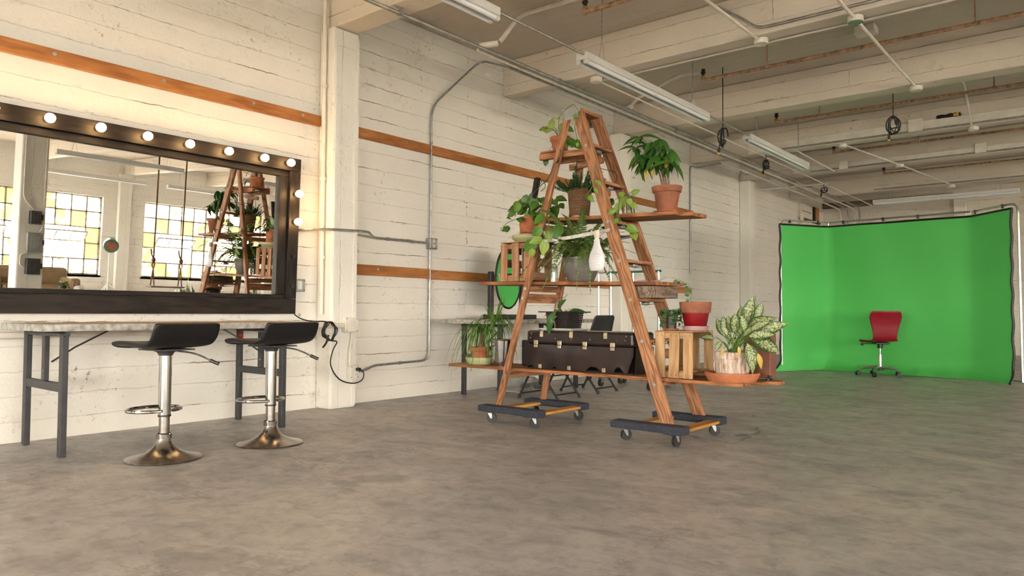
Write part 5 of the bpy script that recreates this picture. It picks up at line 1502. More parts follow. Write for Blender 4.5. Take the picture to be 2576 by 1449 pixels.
def rusty(pts, label, r=.019, hang=()):
    t = thing('sprinkler_pipe', label, 'pipe', pts[0], group='rusty pipes under the slab')
    mb = MB(); mb.tube(bend(pts, .06), r, 10); part('pipe', mb, M['rust'], t, smooth=True)
    a = V(pts[0])
    mb = MB(); mb.ball(a, r * 1.35, seg=10, rings=6); mb.cyl(a, a + V((0, 0, .05)), r * 1.1, seg=10); part('elbow', mb, M['rust'], t, smooth=True)
    mb = MB(); mb.cyl(a + V((0, 0, .05)), a + V((0, 0, .115)), .016, seg=8); mb.box(a.x - .022, a.x + .022, a.y - .012, a.y + .012, a.z + .075, a.z + .10); mb.cyl(a + V((0, 0, .115)), a + V((0, 0, .122)), .024, seg=10); part('sprinkler_head', mb, M['bark'], t)
    for x in hang:
        mb = MB(); y = V(pts[0]).y; mb.cyl((x, y, pts[0][2]), (x, y, CEIL - .001), .007, seg=6); mb.lathe([(.026, -.004), (.03, .0), (.03, .02), (.026, .024)], (x, y, pts[0][2] - .01), 10); part('hanger_rod', mb, M['rust'], t)


rusty([(-3.456, 5.17, 3.40), (1.8, 5.17, 3.40)], 'rusty sprinkler pipe in the bay above the ladder', hang=(-1.5,))
rusty([(-3.46, 7.52, 3.40), (1.8, 7.52, 3.40)], 'rusty sprinkler pipe in the bay behind the strip light over ladder', hang=(-2.75, -.9))
rusty([(-3.46, 9.80, 3.40), (1.8, 9.85, 3.40)], 'rusty sprinkler pipe in the bay before the green screen', hang=(-2.9, -1.0))
rusty([(-3.4, 12.2, 3.40), (1.8, 12.2, 3.40)], 'rusty sprinkler pipe in the bay above the green screen', .017, hang=(-2.2,))
rusty([(-3.2, 14.6, 3.40), (1.8, 14.6, 3.40)], 'thin rusty sprinkler pipe in the farthest bay but one', .015)
# conduits along the beam soffits and between the round boxes
for y, x0, lab in ((6.50, -4.15, 'cream conduit along the far foot of the beam above ladder'), (8.84, -2.6, 'cream conduit along the far foot of the beam past the ladder'), (10.90, -4.0, 'grey conduit along the near foot of beam in front of the green screen'), (12.94, -4.0, 'grey conduit along the near foot of the beam above green screen'), (15.60, -3.6, 'grey conduit along the near foot of the last beam')):
    conduit('conduit', [(x0, y, 3.275), (2.0, y, 3.275)], .012, M['pipe_white'] if y < 9 else M['conduit'], lab, group=GC)
conduit('conduit', [(-2.72, 6.215, 3.60), (-2.48, 6.218, 3.42), (-2.36, 6.22, 3.315), (-2.2, 6.22, 3.31), (2.0, 6.22, 3.31)], .013, M['conduit'], 'dark cable conduit bending down the near face of beam above ladder', group=GC, rb=.08)
conduit('conduit', [(-2.40, 3.9, 3.245), (-2.38, 6.26, 3.245)], .014, M['pipe_white'], 'cream conduit crossing the bay to the round box above the ladder', group=GC)
conduit('conduit', [(-1.60, 3.9, 3.245), (-1.585, 8.6, 3.245)], .014, M['pipe_white'], 'long cream conduit joining two round boxes across the bays', group=GC)
conduit('conduit', [(-1.45, 8.9, 3.28), (-1.30, 9.4, 3.52), (-1.30, 9.9, 3.52), (-1.36, 10.9, 3.255)], .012, M['pipe_white'], 'cream conduit hopping over the rusty pipe towards the screen', group=GC, rb=.1)
conduit('conduit', [(-2.96, 10.9, 3.25), (-2.64, 13.05, 3.25), (-2.30, 15.6, 3.25)], .012, M['pipe_white'], 'cream conduit running above the green screen between beam boxes', group=GC, rb=.02)
conduit('conduit', [(-3.6, 10.9, 3.25), (-3.62, 13.0, 3.25)], .011, M['pipe_white'], 'short cream conduit above the left post of the green screen'.replace('left post', 'first panel'), group=GC)


def round_box(c, label, dark=False):
    t = thing('ceiling_box', label, 'electrical box', c, group='round electrical boxes on the beams'); c = V(c)
    mb = MB(); mb.cyl(c, c + V((0, 0, .045)), .062, seg=18); part('box', mb, M['pipe_white'], t, bevel=.004)
    mb = MB(); mb.cyl(c - V((0, 0, .004)), c, .058, seg=18); part('cover', mb, M['zinc'] if dark else M['pipe_white'], t)


round_box((-4.10, 6.34, 3.214), 'round cream box behind the near end of strip light over ladder')
round_box((-2.37, 6.34, 3.214), 'round cream box on the beam where dark cable bends')
round_box((-1.59, 6.34, 3.214), 'round box with dark cover where the long conduit crosses a beam', True)
round_box((-1.585, 8.70, 3.214), 'round cream box on the second beam at the end of long conduit')
round_box((-1.36, 11.05, 3.214), 'round cream box on the beam in front of the green screen')
round_box((-2.96, 11.05, 3.214), 'round cream box on the beam over the first panel of the screen')
round_box((-2.64, 13.12, 3.214), 'round cream box on the beam over the red chair')
round_box((-2.30, 15.78, 3.214), 'round cream box on the last beam')
for y, z0, z1, lab in ((10.97, 3.27, 3.40, 'cream wire trough along the face of beam before the screen'), (13.02, 3.27, 3.37, 'cream wire trough along the face of beam above the screen')):
    mb = MB(); mb.box(-4.3, 2.1, y - .05, y - .001, z0, z1); one('wire_trough', mb, M['pipe_white'], lab, 'trough', (-1, y, z0), group='wire troughs on the far beams', bevel=.004)
for c, w, lab in (((-2.0, 10.87, 3.35), .17, 'square cream box on the wire trough in front of screen'), ((-4.2, 10.87, 3.33), .15, 'square cream box at the end of the wire trough near wall'), ((-1.5, 12.92, 3.34), .15, 'square grey box on the trough above the screen'), ((-3.45, 12.92, 3.32), .14, 'square cream box above the hanging yellow plugs')):
    mb = MB(); mb.box(c[0] - w / 2, c[0] + w / 2, c[1], c[1] + .0495, c[2] - w / 2, c[2] + w / 2); one('pull_box', mb, M['pipe_white'], lab, 'electrical box', c, group='square boxes on the far beams', bevel=.006)
mb = MB(); mb.box(-1.93, -1.74, 7.60, 7.78, CEIL - .07, CEIL - .001); one('ceiling_box', mb, M['pipe_white'], 'square cream box on the slab behind the rusty pipe', 'electrical box', (-1.83, 7.7, CEIL), bevel=.006)


def cord_drop(c, top, label, r=.085, sq=.55, turns=3, seed=1):
    """Coiled black cord with a yellow plug hanging from the ceiling."""
    c = V(c); t = thing('hanging_cord', label, 'cord', c, group='coiled black cords hanging from the ceiling'); rr = random.Random(seed)
    mb = MB(); mb.cyl((c.x, c.y, c.z + r), (c.x, c.y, top), .005, seg=5); part('hanger', mb, M['bark'], t)
    P = [c + V((r * sq * cos(a) * (1 + .35 * sin(a * .37 + seed)) + .02 * sin(a * .21 + seed), .02 * sin(a * .8), r * sin(a) * (1 + .18 * sin(a * .3)) - .02)) for a in [2 * pi * turns * i / (16 * turns) for i in range(16 * turns)]]
    e = c + V((-.05, 0, -r - .07)); P = P + [c + V((-.03, 0, -r * .6)), e]
    mb = MB(); mb.tube(spline(P, 2), .008, 6); part('cable', mb, M['black'], t, smooth=True, angle=80)
    mb = MB(); mb.cyl(e + V((0, 0, .03)), e - V((0, 0, .02)), .015, seg=12); pg = part('plug', mb, M['black'], t)
    mb = MB(); mb.cyl(e - V((0, 0, .0205)), e - V((0, 0, .042)), .016, seg=12); part('plug_tip', mb, M['yellow'], pg, label='yellow plug face')


cord_drop((-3.42, 7.95, 2.86), CEIL, 'coiled black cord with yellow plug hanging near the strip light over ladder', .10, .32, 3, 2)
cord_drop((-4.08, 11.1, 3.13), 3.26, 'small coiled black cord tied to the thin cream conduit', .07, .5, 3, 3)
cord_drop((-2.05, 9.86, 3.17), CEIL, 'looped black cord with yellow plug hanging from the rusty pipe', .10, .6, 4, 4)
cord_drop((-4.02, 13.795, 3.09), 3.173, 'black cord with yellow plug hanging just above the green screen', .04, 1.2, 2, 5)
cord_drop((-.60, 9.4, 3.32), CEIL, 'black cord loop hanging over the end panel of the green screen', .08, .5, 2, 6)

t = thing('cord_coil', 'black cord bundle with yellow plug resting on the wire trough', 'cord', (-1.62, 10.93, 3.4005))
mb = MB(); mb.tube([V((-1.62 + (.13 + .02 * sin(k)) * cos(k * .5), 10.935 + .02 * sin(k * .5), 3.425 + .018 * sin(k * 1.3))) for k in range(40)], .008, 6); part('cable', mb, M['black'], t, smooth=True, angle=80)
mb = MB(); mb.cyl((-1.56, 10.905, 3.42), (-1.50, 10.905, 3.42), .016, seg=10); part('plug', mb, M['yellow'], t)

# ================================================================== green screen
PS = [V((-3.69, 10.50, 0)), V((-3.27, 11.36, 0)), V((-1.385, 11.03, 0)), V((-.895, 10.61, 0))]
TOP = [2.155, 2.165, 2.14, 2.16]
gs = thing('green_screen', 'large bright green chroma backdrop on a folding three-panel frame', 'backdrop screen', (-2.3, 11.0, 0))
seg = [(PS[i + 1] - PS[i]).length for i in range(3)]; tot = sum(seg)


def along(u, rad=.09):
    """Point on the screen's plan at u = 0..1, corners softened."""
    def raw(s):
        s = max(0, min(tot, s))
        for i in range(3):
            if s <= seg[i] or i == 2:
                f = s / seg[i]; return PS[i].lerp(PS[i + 1], f), TOP[i] * (1 - f) + TOP[i + 1] * f
            s -= seg[i]
    a, za = raw(u * tot - rad); b, zb = raw(u * tot); c, zc = raw(u * tot + rad)
    if u * tot < rad or u * tot > tot - rad: return b, zb
    return a * .25 + b * .5 + c * .25, zb


def fab(u, v):
    p, zt = along(.012 + u * .976); z = .012 + v * (zt - .05)
    k = max(0, (.075 - v) / .075); w = .012 * sin(u * 61) * (.12 + k) + .010 * sin(u * 23 + v * 5) + .008 * sin(u * 140) * k
    n = V((-.15, -1, 0)); edge = 4 * u * (1 - u)
    sc = .012 * sin(v * 19) ** 2 if u < .004 or u > .996 else 0
    return p + n * (w * (.3 + edge) + .20 * k * k + .02) + V((sc if u < .5 else -sc, 0, z))


mb = MB(); mb.grid(fab, 110, 44); part('fabric', mb, M['screen'], gs, smooth=True, angle=80)
mb = MB()
for i in range(111):
    pass
e0 = [fab(i / 110, 1.0) + V((0, -.003, -.008)) for i in range(111)]
mb.tube(e0, .014, 6); part('border', mb, M['black'], gs, smooth=True)
for u in (0, 1):
    mb = MB(); mb.tube([fab(u, j / 44) + V((-.006 if u == 0 else .006, -.004, 0)) for j in range(45)], .015, 6); part('border', mb, M['black'], gs, smooth=True)
off = V((0, .035, 0))
fr_pts = [PS[0] + off + V((.03, 0, .02)), PS[0] + off + V((.02, 0, TOP[0] + .02)), PS[1] + off + V((0, .0, TOP[1] + .02))]
mb = MB(); mb.tube(bend(fr_pts, .12), .012, 8); part('frame_tube', mb, M['alu'], gs, smooth=True)
mb = MB(); mb.tube([PS[1] + off + V((.02, 0, TOP[1] + .02)), PS[2] + off + V((-.02, 0, TOP[2] + .02))], .012, 8); part('frame_tube', mb, M['alu'], gs, smooth=True)
mb = MB(); mb.tube(bend([PS[2] + off + V((.0, 0, TOP[2] + .02)), PS[3] + off + V((.03, 0, TOP[3] + .02)), PS[3] + off + V((.05, .0, .02))], .12), .013, 8); part('frame_tube', mb, M['alu'], gs, smooth=True)
for i in (1, 2):
    mb = MB(); mb.tube([PS[i] + V((0, .06, .0)), PS[i] + V((0, .06, TOP[i] + .02))], .012, 8); part('hinge_post', mb, M['alu'], gs, smooth=True)
mb = MB(); mb.tube([PS[0] + V((-.02, .035, .03)), PS[1] + V((0, .045, .03)), PS[2] + V((0, .045, .03)), PS[3] + V((.05, .035, .03))], .011, 8); part('foot_tube', mb, M['alu'], gs, smooth=True)
for u in (.06, .22, .34, .50, .63, .83, .95):
    p, zt = along(u); mb = MB(); mb.box(p.x - .011, p.x + .011, p.y - .016, p.y + .05, zt - .02, zt + .030); part('clip', mb, M['black'], gs, bevel=.004)

# ================================================================== red swivel chair
rc = thing('swivel_chair', 'red plywood swivel chair with chrome five-star base before the green screen', 'chair', (-2.42, 10.72, 0), radians(31))
P = lambda n, mb, m, **k: part(n, mb, m, rc, False, **k)
prof = [(.21, -.03), (.20, -.008), (.14, .004), (.0, -.008), (-.12, -.004), (-.17, .012), (-.195, .05), (-.205, .12), (-.215, .22), (-.235, .32), (-.262, .405)]
wid = [.19, .21, .22, .215, .19, .165, .150, .155, .18, .205, .185]


def shell(u, v):
    k = v * (len(prof) - 1); i = min(int(k), len(prof) - 2); f = k - i
    y = prof[i][0] * (1 - f) + prof[i + 1][0] * f; z = prof[i][1] * (1 - f) + prof[i + 1][1] * f; w = wid[i] * (1 - f) + wid[i + 1] * f
    x = u * 2 - 1
    return (x * w, y + .03 * x * x * max(0, v - .5), .465 + z + (.012 * x * x if v < .5 else 0))


mb = MB(); mb.grid(shell, 10, 30); P('shell', mb, M['red_shell'], smooth=True, solid=.012, subsurf=1)
mb = MB(); mb.box(-.08, .08, -.09, .09, .425, .448); mb.cyl((0, 0, .37), (0, 0, .43), .034, seg=18); P('mechanism', mb, M['black'], bevel=.006)
mb = MB(); mb.cyl((0, 0, .28), (0, 0, .372), .014, seg=14); P('gas_rod', mb, M['chrome'], smooth=True)
mb = MB(); mb.cyl((0, 0, .11), (0, 0, .285), .025, seg=18); P('gas_column', mb, M['alu'], smooth=True)
mb = MB(); mb.cyl((0, 0, .075), (0, 0, .125), .04, seg=18); P('hub', mb, M['dark_metal'], smooth=True)
mb = MB(); mb.tube([(.04, .03, .43), (.16, .17, .432), (.2, .2, .425)], .005, 6); l = P('lever', mb, M['black'], smooth=True)
mb = MB(); mb.tube([(-.04, .0, .43), (-.2, .03, .43)], .005, 6); l = P('lever', mb, M['black'], smooth=True)
mb = MB(); mb.cyl((-.2, .03, .435), (-.225, .034, .405), .016, .02, 10); part('lever_knob', mb, M['black'], l, False)
for k in range(5):
    a = 2 * pi * k / 5 + .35; d = V((cos(a), sin(a), 0))
    mb = MB(); mb.tube(spline([d * .03 + V((0, 0, .112)), d * .14 + V((0, 0, .112)), d * .23 + V((0, 0, .095)), d * .27 + V((0, 0, .066))], 4), .015, 8, rs=[.019 - .0006 * i for i in range(13)]); lg = P('base_arm', mb, M['alu'], smooth=True)
    n_ = V((-sin(a + .6), cos(a + .6), 0)); c = d * .27 + V((0, 0, .027))
    mb = MB()
    for s in (-1, 1): mb.cyl(c + n_ * s * .004, c + n_ * s * .022, .027, seg=14)
    mb.cyl(c, c + V((0, 0, .04)), .012, seg=10); part('caster', mb, M['black'], lg, False, smooth=True)


# ================================================================== folding chairs
def folding_chair(loc, rz, label):
    t = thing('folding_chair', label, 'chair', loc, rz, 'black folding chairs at the rear table'); w = .205
    P = lambda n, mb, m, **k: part(n, mb, m, t, False, **k)
    for s in (-1, 1):
        mb = MB(); mb.tube([(s * w, .22, .012), (s * w, .03, .36), (s * (w - .004), -.13, .60), (s * (w - .03), -.185, .78)], .0115, 8); P('front_leg', mb, M['black_metal'], smooth=True)
        mb = MB(); mb.tube([(s * (w - .025), -.22, .012), (s * (w - .025), .0, .29), (s * (w - .025), .115, .43)], .0115, 8); P('rear_leg', mb, M['black_metal'], smooth=True)
        for q in ((s * w, .222, 0), (s * (w - .025), -.222, 0)):
            mb = MB(); mb.cyl(V(q) + V((0, 0, .0)), V(q) + V((0, -.004 if q[1] > 0 else .004, .03)), .016, .014, 10); P('foot_cap', mb, M['rubber'], smooth=True)
    mb = MB(); mb.tube([(-w, .2, .045), (w, .2, .045)], .008, 8); P('crossbar', mb, M['black_metal'], smooth=True)
    mb = MB(); mb.tube([(-w + .025, -.19, .05), (w - .025, -.19, .05)], .008, 8); P('crossbar', mb, M['black_metal'], smooth=True)
    mb = MB(); mb.tube([(-w + .025, -.06, .215), (w - .025, -.06, .215)], .007, 8); P('crossbar', mb, M['black_metal'], smooth=True)
    mb = MB(); mb.grid(lambda u, v: ((u * 2 - 1) * .185 * (1 - .1 * v), .20 - .38 * v, .445 - .02 * v - .012 * sin(pi * u)), 8, 8); P('seat', mb, M['vinyl'], smooth=True, solid=.016, subsurf=1)
    mb = MB(); mb.grid(lambda u, v: ((u * 2 - 1) * .205 * (1 - .13 * v ** 4), -.128 - .062 * v - .02 * sin(pi * u), .615 + .185 * v), 8, 8); P('backrest', mb, M['black_metal'], smooth=True, solid=.012, subsurf=1)
    return t


folding_chair((-4.235, 5.745, 0), radians(90), 'black metal folding chair at the rear table nearest the oval mirror')
folding_chair((-4.27, 6.49, 0), radians(90), 'black metal folding chair at the rear table nearest the garment racks')


# ================================================================== garment racks
def rack(xa, xb, y, h, label, topmat):
    t = thing('garment_rack', label, 'rack', ((xa + xb) / 2, y, 0), group='chrome garment racks by the wall')
    for x in (xa, xb):
        mb = MB(); mb.cyl((x, y, .11), (x, y, h), .014, seg=12); part('upright', mb, M['chrome'], t, smooth=True)
        mb = MB(); mb.bar((x, y - .24, .105), (x, y + .24, .105), .03, .03); part('foot_bar', mb, M['chrome'], t, bevel=.004)
        for s in (-1, 1):
            c = V((x, y + s * .21, .042))
            mb = MB(); mb.cyl(c - V((.012, 0, 0)), c + V((.012, 0, 0)), .042, seg=20); w_ = part('caster', mb, M['rubber'], t, smooth=True)
            mb = MB(); mb.bar(c + V((.018, 0, 0)), c + V((.018, 0, .05)), .004, .03, (0, 1, 0)); mb.bar(c + V((-.018, 0, 0)), c + V((-.018, 0, .05)), .004, .03, (0, 1, 0)); mb.bar(c + V((-.021, 0, .046)), c + V((.021, 0, .046)), .03, .004); part('fork', mb, M['steel'], w_)
    mb = MB(); mb.cyl((xa - .03, y, h), (xb + .03, y, h), .013, seg=12); part('top_bar', mb, topmat, t, smooth=True)
    mb = MB(); mb.cyl((xa, y, .14), (xb, y, .14), .011, seg=12); part('lower_bar', mb, M['chrome'], t, smooth=True)


rack(-4.45, -3.84, 7.2, 1.285, 'chrome garment rack with green top bar behind the ladder', M['lamp_green'])
rack(-4.95, -4.46, 7.72, 1.32, 'chrome garment rack close to the wall behind the folding chairs', M['chrome'])
# clear plastic bin under the rear table
pb_ = thing('plastic_bag', 'clear plastic sheet bag slumped under the rear table', 'bag', (-4.75, 6.05, 0))
mb = MB(); mb.grid(lambda u, v: V((-4.98 + .40 * u + .02 * sin(v * 9), 5.78 + .5 * v, .01 + .17 * (1 - (2 * u - 1) ** 4) * (1 - (2 * v - 1) ** 6) * (1 - .5 * u) + .01 * sin(u * 17 + v * 23) * (1 if 0 < u < 1 else 0))), 12, 12)
part('film', mb, M['plastic_clear'], pb_, smooth=True)
mb = MB(); mb.box(-4.93, -4.68, 5.85, 6.2, .001, .012); part('folded_sheet', mb, M['paper'], pb_, bevel=.004)

# ================================================================== far end of the room
dh = thing('door_transom', 'grey panelled opening with orange edge high in the wall behind the screen', 'transom', (WX0 + .01, 16.9, 2.95))
mb = MB(); mb.box(WX0 + .0055, WX0 + .03, 16.35, 17.15, 2.93, 3.25); part('grey_panel', mb, M['pipe_white'], dh)
mb = MB(); mb.box(WX0 + .03, WX0 + .04, 16.45, 17.05, 3.09, 3.10); part('panel_line', mb, M['dark_metal'], dh)
mb = MB(); mb.box(WX0 + .0055, WX0 + .06, 17.15, 17.25, 2.93, 3.25); part('dark_jamb', mb, M['bark'], dh)
mb = MB(); mb.box(WX0 + .0055, WX0 + .07, 17.25, 17.5, 2.93, 3.25); part('orange_jamb', mb, M['rail_wood'], dh)
mb = MB(); mb.box(WX0 + .0055, WX0 + .09, 16.3, 17.55, 2.885, 2.928); part('lintel_shelf', mb, M['dark_metal'], dh)
door = MB(); door.box(WX0 + .0055, WX0 + .05, 16.45, 17.5, 0, 2.88); struct('door_1', door, M['pipe_white'], bevel=.005)
conduit('pipe', [(WX0 + .09, 16.22, .0), (WX0 + .09, 16.22, 2.99)], .045, M['pipe_white'], 'fat cream pipe standing beside the door behind the screen', 'pipe')
mb = MB(); mb.box(-2.58, -2.36, 17.90, 18.047, 0, 3.27); struct('column', mb, M['column'], bevel=.01)
mb = MB(); mb.box(-1.15, -.75, 18.0, 18.047, 2.45, 3.0); struct('trim_2', mb, M['rail_wood'])
mb = MB(); mb.box(-5.25, -2.6, 17.93, 18.046, 3.30, 3.42); struct('trim_3', mb, M['grey_wood'])

# ================================================================== the window side (seen in the mirror)
# switch gear on the free column
for z, h, w, m, lab in ((1.62, .20, .14, 'dark_paint', 'upper dark switch box on the free column by windows'), (1.24, .30, .20, 'grey_box', 'grey fuse box on the free column by windows'), (.88, .24, .18, 'dark_paint', 'lower dark switch box on the free column by windows')):
    t, fx = None, None
    mb = MB(); mb.box(2.09, 2.198, 3.86 - w / 2 + .06, 3.86 + w / 2 + .06, z - h / 2, z + h / 2); q = thing('switch_box', lab, 'electrical box', (2.15, 3.92, z - h / 2)); part('case', mb, M[m], q, bevel=.006)
    mb = MB(); mb.box(2.082, 2.09, 3.92 - w * .3, 3.92 + w * .3, z - h * .3, z + h * .3); part('door', mb, M[m], q, bevel=.003)
    mb = MB(); mb.box(2.11, 2.13, 3.92 + w / 2, 3.92 + w / 2 + .03, z - .03, z + .05); part('handle', mb, M['dark_metal'], q)
conduit('conduit', [(2.17, 3.76, 3.2), (2.17, 3.76, 1.9), (2.17, 3.90, 1.745)], .012, M['pipe_white'], 'thin conduit feeding the switch boxes on the free column', rb=.1)
conduit('conduit', [(2.17, 4.04, 3.2), (2.17, 4.04, 1.5), (2.17, 4.0, 1.405)], .012, M['pipe_white'], 'second thin conduit down the free column to the fuse box')
conduit('conduit', [(2.17, 3.84, 1.075), (2.17, 3.76, 1.05), (2.17, 3.76, .9), (2.17, 3.815, .86)], .012, M['pipe_white'], 'looped conduit beneath the fuse box on the free column', rb=.06)
# swing hanging on two ropes
sw = thing('rope_swing', 'wooden swing seat hanging on two knotted brown ropes', 'swing', (6.0, 7.78, .42))
for y in (7.46, 8.08):
    mb = MB(); mb.tube([(6.0, y, CEIL - .001), (6.0, y, 1.02)], .017, 8); r_ = part('rope', mb, M['rope'], sw, smooth=True)
    mb = MB(); mb.ball((6.0, y, 1.03), .045, (1, 1, 1.4), 10, 8); mb.tube([(6.0, y, 1.05), (6.0, y - .05, 1.16), (6.0, y - .07, 1.28)], .015, 6); mb.tube([(6.0, y + .03 * cos(a), .92 + .06 * sin(a)) for a in [2 * pi * i / 14 for i in range(14)]], .012, 6, True); part('knot', mb, M['rope'], r_, smooth=True)
    mb = MB()
    for s in (-1, 1): mb.tube([(6.0, y, .86), (6.0 + s * .09, y, .455)], .013, 6)
    part('rope_tail', mb, M['rope'], r_, smooth=True)
mb = MB(); mb.box(5.87, 6.13, 7.38, 8.16, .425, .455); part('seat', mb, M['grey_wood'], sw, bevel=.005)
# theatre spotlight on a stand
sp = thing('studio_spotlight', 'green round studio spotlight on a thin white stand by the windows', 'lamp', (9.0, 7.72, 0))
mb = MB(); mb.cyl((9.0, 7.72, .02), (9.0, 7.72, 1.10), .016, seg=10); part('pole', mb, M['pipe_white'], sp, smooth=True)
for k in range(3):
    a = 2 * pi * k / 3; mb = MB(); mb.tube([(9.0, 7.72, .35), (9.0 + .35 * cos(a), 7.72 + .35 * sin(a), .012)], .011, 6); part('leg', mb, M['pipe_white'], sp, smooth=True)
mb = MB(); mb.tube([(9.0, 7.72 + .2 * cos(a), 1.28 + .17 * sin(a)) for a in [pi + pi * i / 14 for i in range(15)]], .010, 6); part('yoke', mb, M['pipe_white'], sp, smooth=True)
mb = MB(); mb.cyl((8.86, 7.70, 1.28), (9.02, 7.75, 1.32), .17, .17, 24); mb.ball((9.02, 7.75, 1.32), .168, (1, 1, 1), 20, 12); part('head', mb, M['lamp_green'], sp, smooth=True)
mb = MB(); mb.cyl((8.845, 7.695, 1.276), (8.86, 7.70, 1.28), .12, .12, 22); part('lens', mb, M['terracotta_old'], sp, smooth=True)


# sofas, low table with plant and paper roll
def sofa(x0, x1, y0, y1, label):
    t = thing('sofa', label, 'sofa', ((x0 + x1) / 2, (y0 + y1) / 2, 0))
    mb = MB(); mb.box(x0, x1, y0, y1, .08, .30); part('base', mb, M['sofa'], t, bevel=.03)
    mb = MB(); mb.box(x1 - .24, x1, y0 + .02, y1 - .02, .302, .78); part('backrest', mb, M['sofa'], t, bevel=.07)
    n = 2
    for k in range(n):
        a = y0 + .2 + k * (y1 - y0 - .4) / n; mb = MB(); mb.box(x0 - .02, x1 - .25, a + .004, a + (y1 - y0 - .4) / n - .004, .302, .45); part('seat_cushion', mb, M['sofa'], t, bevel=.04)
    for y in (y0, y1 - .19):
        mb = MB(); mb.box(x0, x1 - .25, y, y + .19, .302, .60); part('armrest', mb, M['sofa'], t, bevel=.05)
    for x in (x0 + .06, x1 - .06):
        for y in (y0 + .06, y1 - .06):
            mb = MB(); mb.cyl((x, y, 0), (x, y, .08), .025, seg=10); part('foot', mb, M['bark'], t)


sofa(5.0, 5.85, 4.15, 5.65, 'tan leather sofa behind the low table by windows')
sofa(5.0, 5.85, 1.6, 3.6, 'tan leather sofa on the other side of the free column')
lt = thing('low_table', 'low wooden table with orange slatted top by the tan sofa', 'table', (3.9, 4.98, 0))
for k in range(5):
    mb = MB(); mb.box(3.6 + k * .13, 3.72 + k * .13, 4.5, 5.45, .405, .43); part('top_slat', mb, M['shelf'], lt, bevel=.003)
mb = MB(); mb.box(3.62, 4.22, 4.55, 4.60, .36, .404); mb.box(3.62, 4.22, 5.35, 5.40, .36, .404); part('apron', mb, M['shelf'], lt)
for x in (3.63, 4.2):
    for y in (4.56, 5.38):
        mb = MB(); mb.bar((x, y, 0), (x, y, .36), .05, .05, (0, 1, 0)); part('leg', mb, M['shelf'], lt)
c = V((3.85, 4.93, .431))
mb = MB(); mb.lathe([(.001, 0), (.10, 0), (.15, .035), (.145, .04), (.09, .012), (.001, .012)], c, 26); one('wooden_bowl', mb, M['crate'], 'shallow wooden bowl under the little plant on low table', 'bowl', c, smooth=True)
c = c + V((0, 0, .0125)); sp_ = thing('small_plant', 'little green plant in dark pot on the low table', 'potted plant', c)
round_pot(sp_, c, .07, .06, .075, M['dark_metal'], 0)
rr = random.Random(4)
for k in range(16):
    a = rr.uniform(0, 2 * pi); d = V((cos(a), sin(a), rr.uniform(.2, 1.2))); leaf(sp_, LF['young'], c + V((0, 0, .07)) + d * .03, d, V((0, 0, 1)) - TOCAM, rr.uniform(.07, .13))
mb = MB(); mb.cyl((3.75, 5.12, .477), (4.1, 5.33, .477), .045, seg=22); one('paper_roll', mb, M['paper'], 'roll of cream paper lying on the low table', 'paper roll', (3.9, 5.2, .431), smooth=True)

# ================================================================== foliage gives way to the solid things it grows against
from mathutils.bvhtree import BVHTree
import bmesh
SOFT = ('leaf', 'frond', 'sprig', 'vine', 'stem', 'grassy_leaves', 'young_leaves', 'shoot', 'air_root', 'flower_spike', 'trunk')


def base(o): return o.name.split('.')[0]


def top_of(o):
    while o.parent: o = o.parent
    return o


def tris(o):
    m = world_of(o); me = o.data
    return [m @ v.co for v in me.vertices], [tuple(p.vertices) for p in me.polygons]


NEAR = [o for o in bpy.data.objects if o.type == 'MESH' and top_of(o).get('category') in
        ('ladder', 'shelf plank', 'dolly', 'crate', 'trunk', 'case', 'bucket', 'saucer', 'potted plant', 'jar', 'bottle', 'plant pot', 'wood block', 'plate', 'paper')
        and top_of(o).location.x < 0]
HARD = []
for o in NEAR:
    if base(o) in SOFT: continue
    bm = bmesh.new(); bm.from_mesh(o.data); bm.transform(world_of(o)); bmesh.ops.recalc_face_normals(bm, faces=bm.faces)
    HARD.append((top_of(o), BVHTree.FromBMesh(bm), [min(v.co[i] for v in bm.verts) - .02 for i in range(3)], [max(v.co[i] for v in bm.verts) + .02 for i in range(3)])); bm.free()


def solids(own, vs):
    lo = [min(v[i] for v in vs) for i in range(3)]; hi = [max(v[i] for v in vs) for i in range(3)]
    return [t for root, t, a, b in HARD if root != own and all(lo[i] < b[i] and hi[i] > a[i] for i in range(3))]


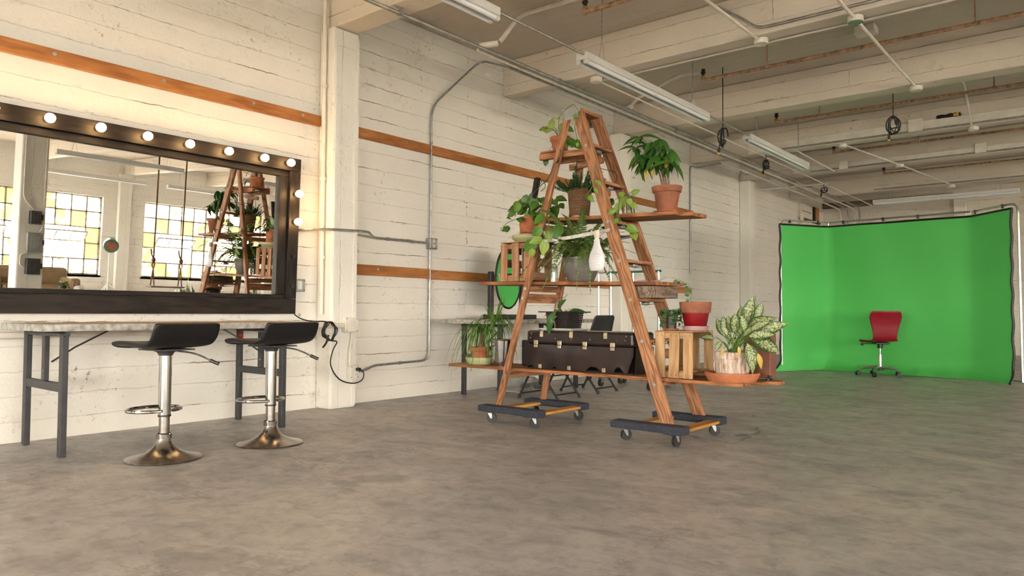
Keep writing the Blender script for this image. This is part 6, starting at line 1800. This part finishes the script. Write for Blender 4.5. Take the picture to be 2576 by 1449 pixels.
def clear(o, own, extra=()):
    vs, fs = tris(o); me = BVHTree.FromPolygons(vs, fs)
    return not any(t.overlap(me) for t in list(solids(own, vs)) + list(extra))


rc_ = random.Random(99)
plants = [p for p in bpy.data.objects if p.parent is None and p.get('category') in ('potted plant', 'jar', 'bottle') and p.location.x < 0]
plants.sort(key=lambda p: p.name.startswith('potted_fern'))
GROWN = []; DEAD = []
for p in plants:
    mine = []
    for o in [c for c in NEAR if c.parent == p and base(c) in SOFT]:
        b = base(o)
        if b in ('leaf', 'frond', 'sprig'):
            extra = GROWN if b != 'leaf' else ()
            l0, r0, s0 = o.location.copy(), o.rotation_euler.copy(), o.scale.copy(); ok = clear(o, p, extra); k = 0
            while not ok and k < 40:
                k += 1
                if b == 'leaf':
                    f = 1 - .012 * k; o.scale = s0 * f; o.location = l0 + V((rc_.uniform(-.02, .02), -.0022 * k, rc_.uniform(-.02, .02)))
                    o.rotation_euler = (r0.x + rc_.uniform(-.4, .4), r0.y + rc_.uniform(-.4, .4), r0.z + rc_.uniform(-.3, .3))
                else:
                    f = 1 - .016 * k; o.scale = s0 * f
                    o.rotation_euler = (r0.x + rc_.uniform(-.2, .5), r0.y + rc_.uniform(-.2, .2), r0.z + rc_.uniform(-.8, .8))
                ok = clear(o, p, extra)
            if not ok:
                DEAD.append(o); continue
        else:
            m = world_of(o); inv = m.inverted(); gap = .004
            for rep in range(3):
                vs = [m @ v.co for v in o.data.vertices]; moved = False
                for t in solids(p, vs):
                    for v in o.data.vertices:
                        w = m @ v.co; q, n, i, d = t.find_nearest(w, .03)
                        if q is None: continue
                        if (w - q).dot(n) < gap and d < .03:
                            v.co = inv @ (q + n * (gap + .0005)); moved = True
                if not moved: break
        if not p.name.startswith('potted_fern'): mine.append(o)
    if mine and not p.name.startswith('potted_fern') and 'pothos' in p.name:
        vs, fs = [], []
        for o in mine:
            a, b_ = tris(o); n = len(vs); vs += a; fs += [tuple(i + n for i in f) for f in b_]
        GROWN.append(BVHTree.FromPolygons(vs, fs))
for o in DEAD: bpy.data.objects.remove(o)
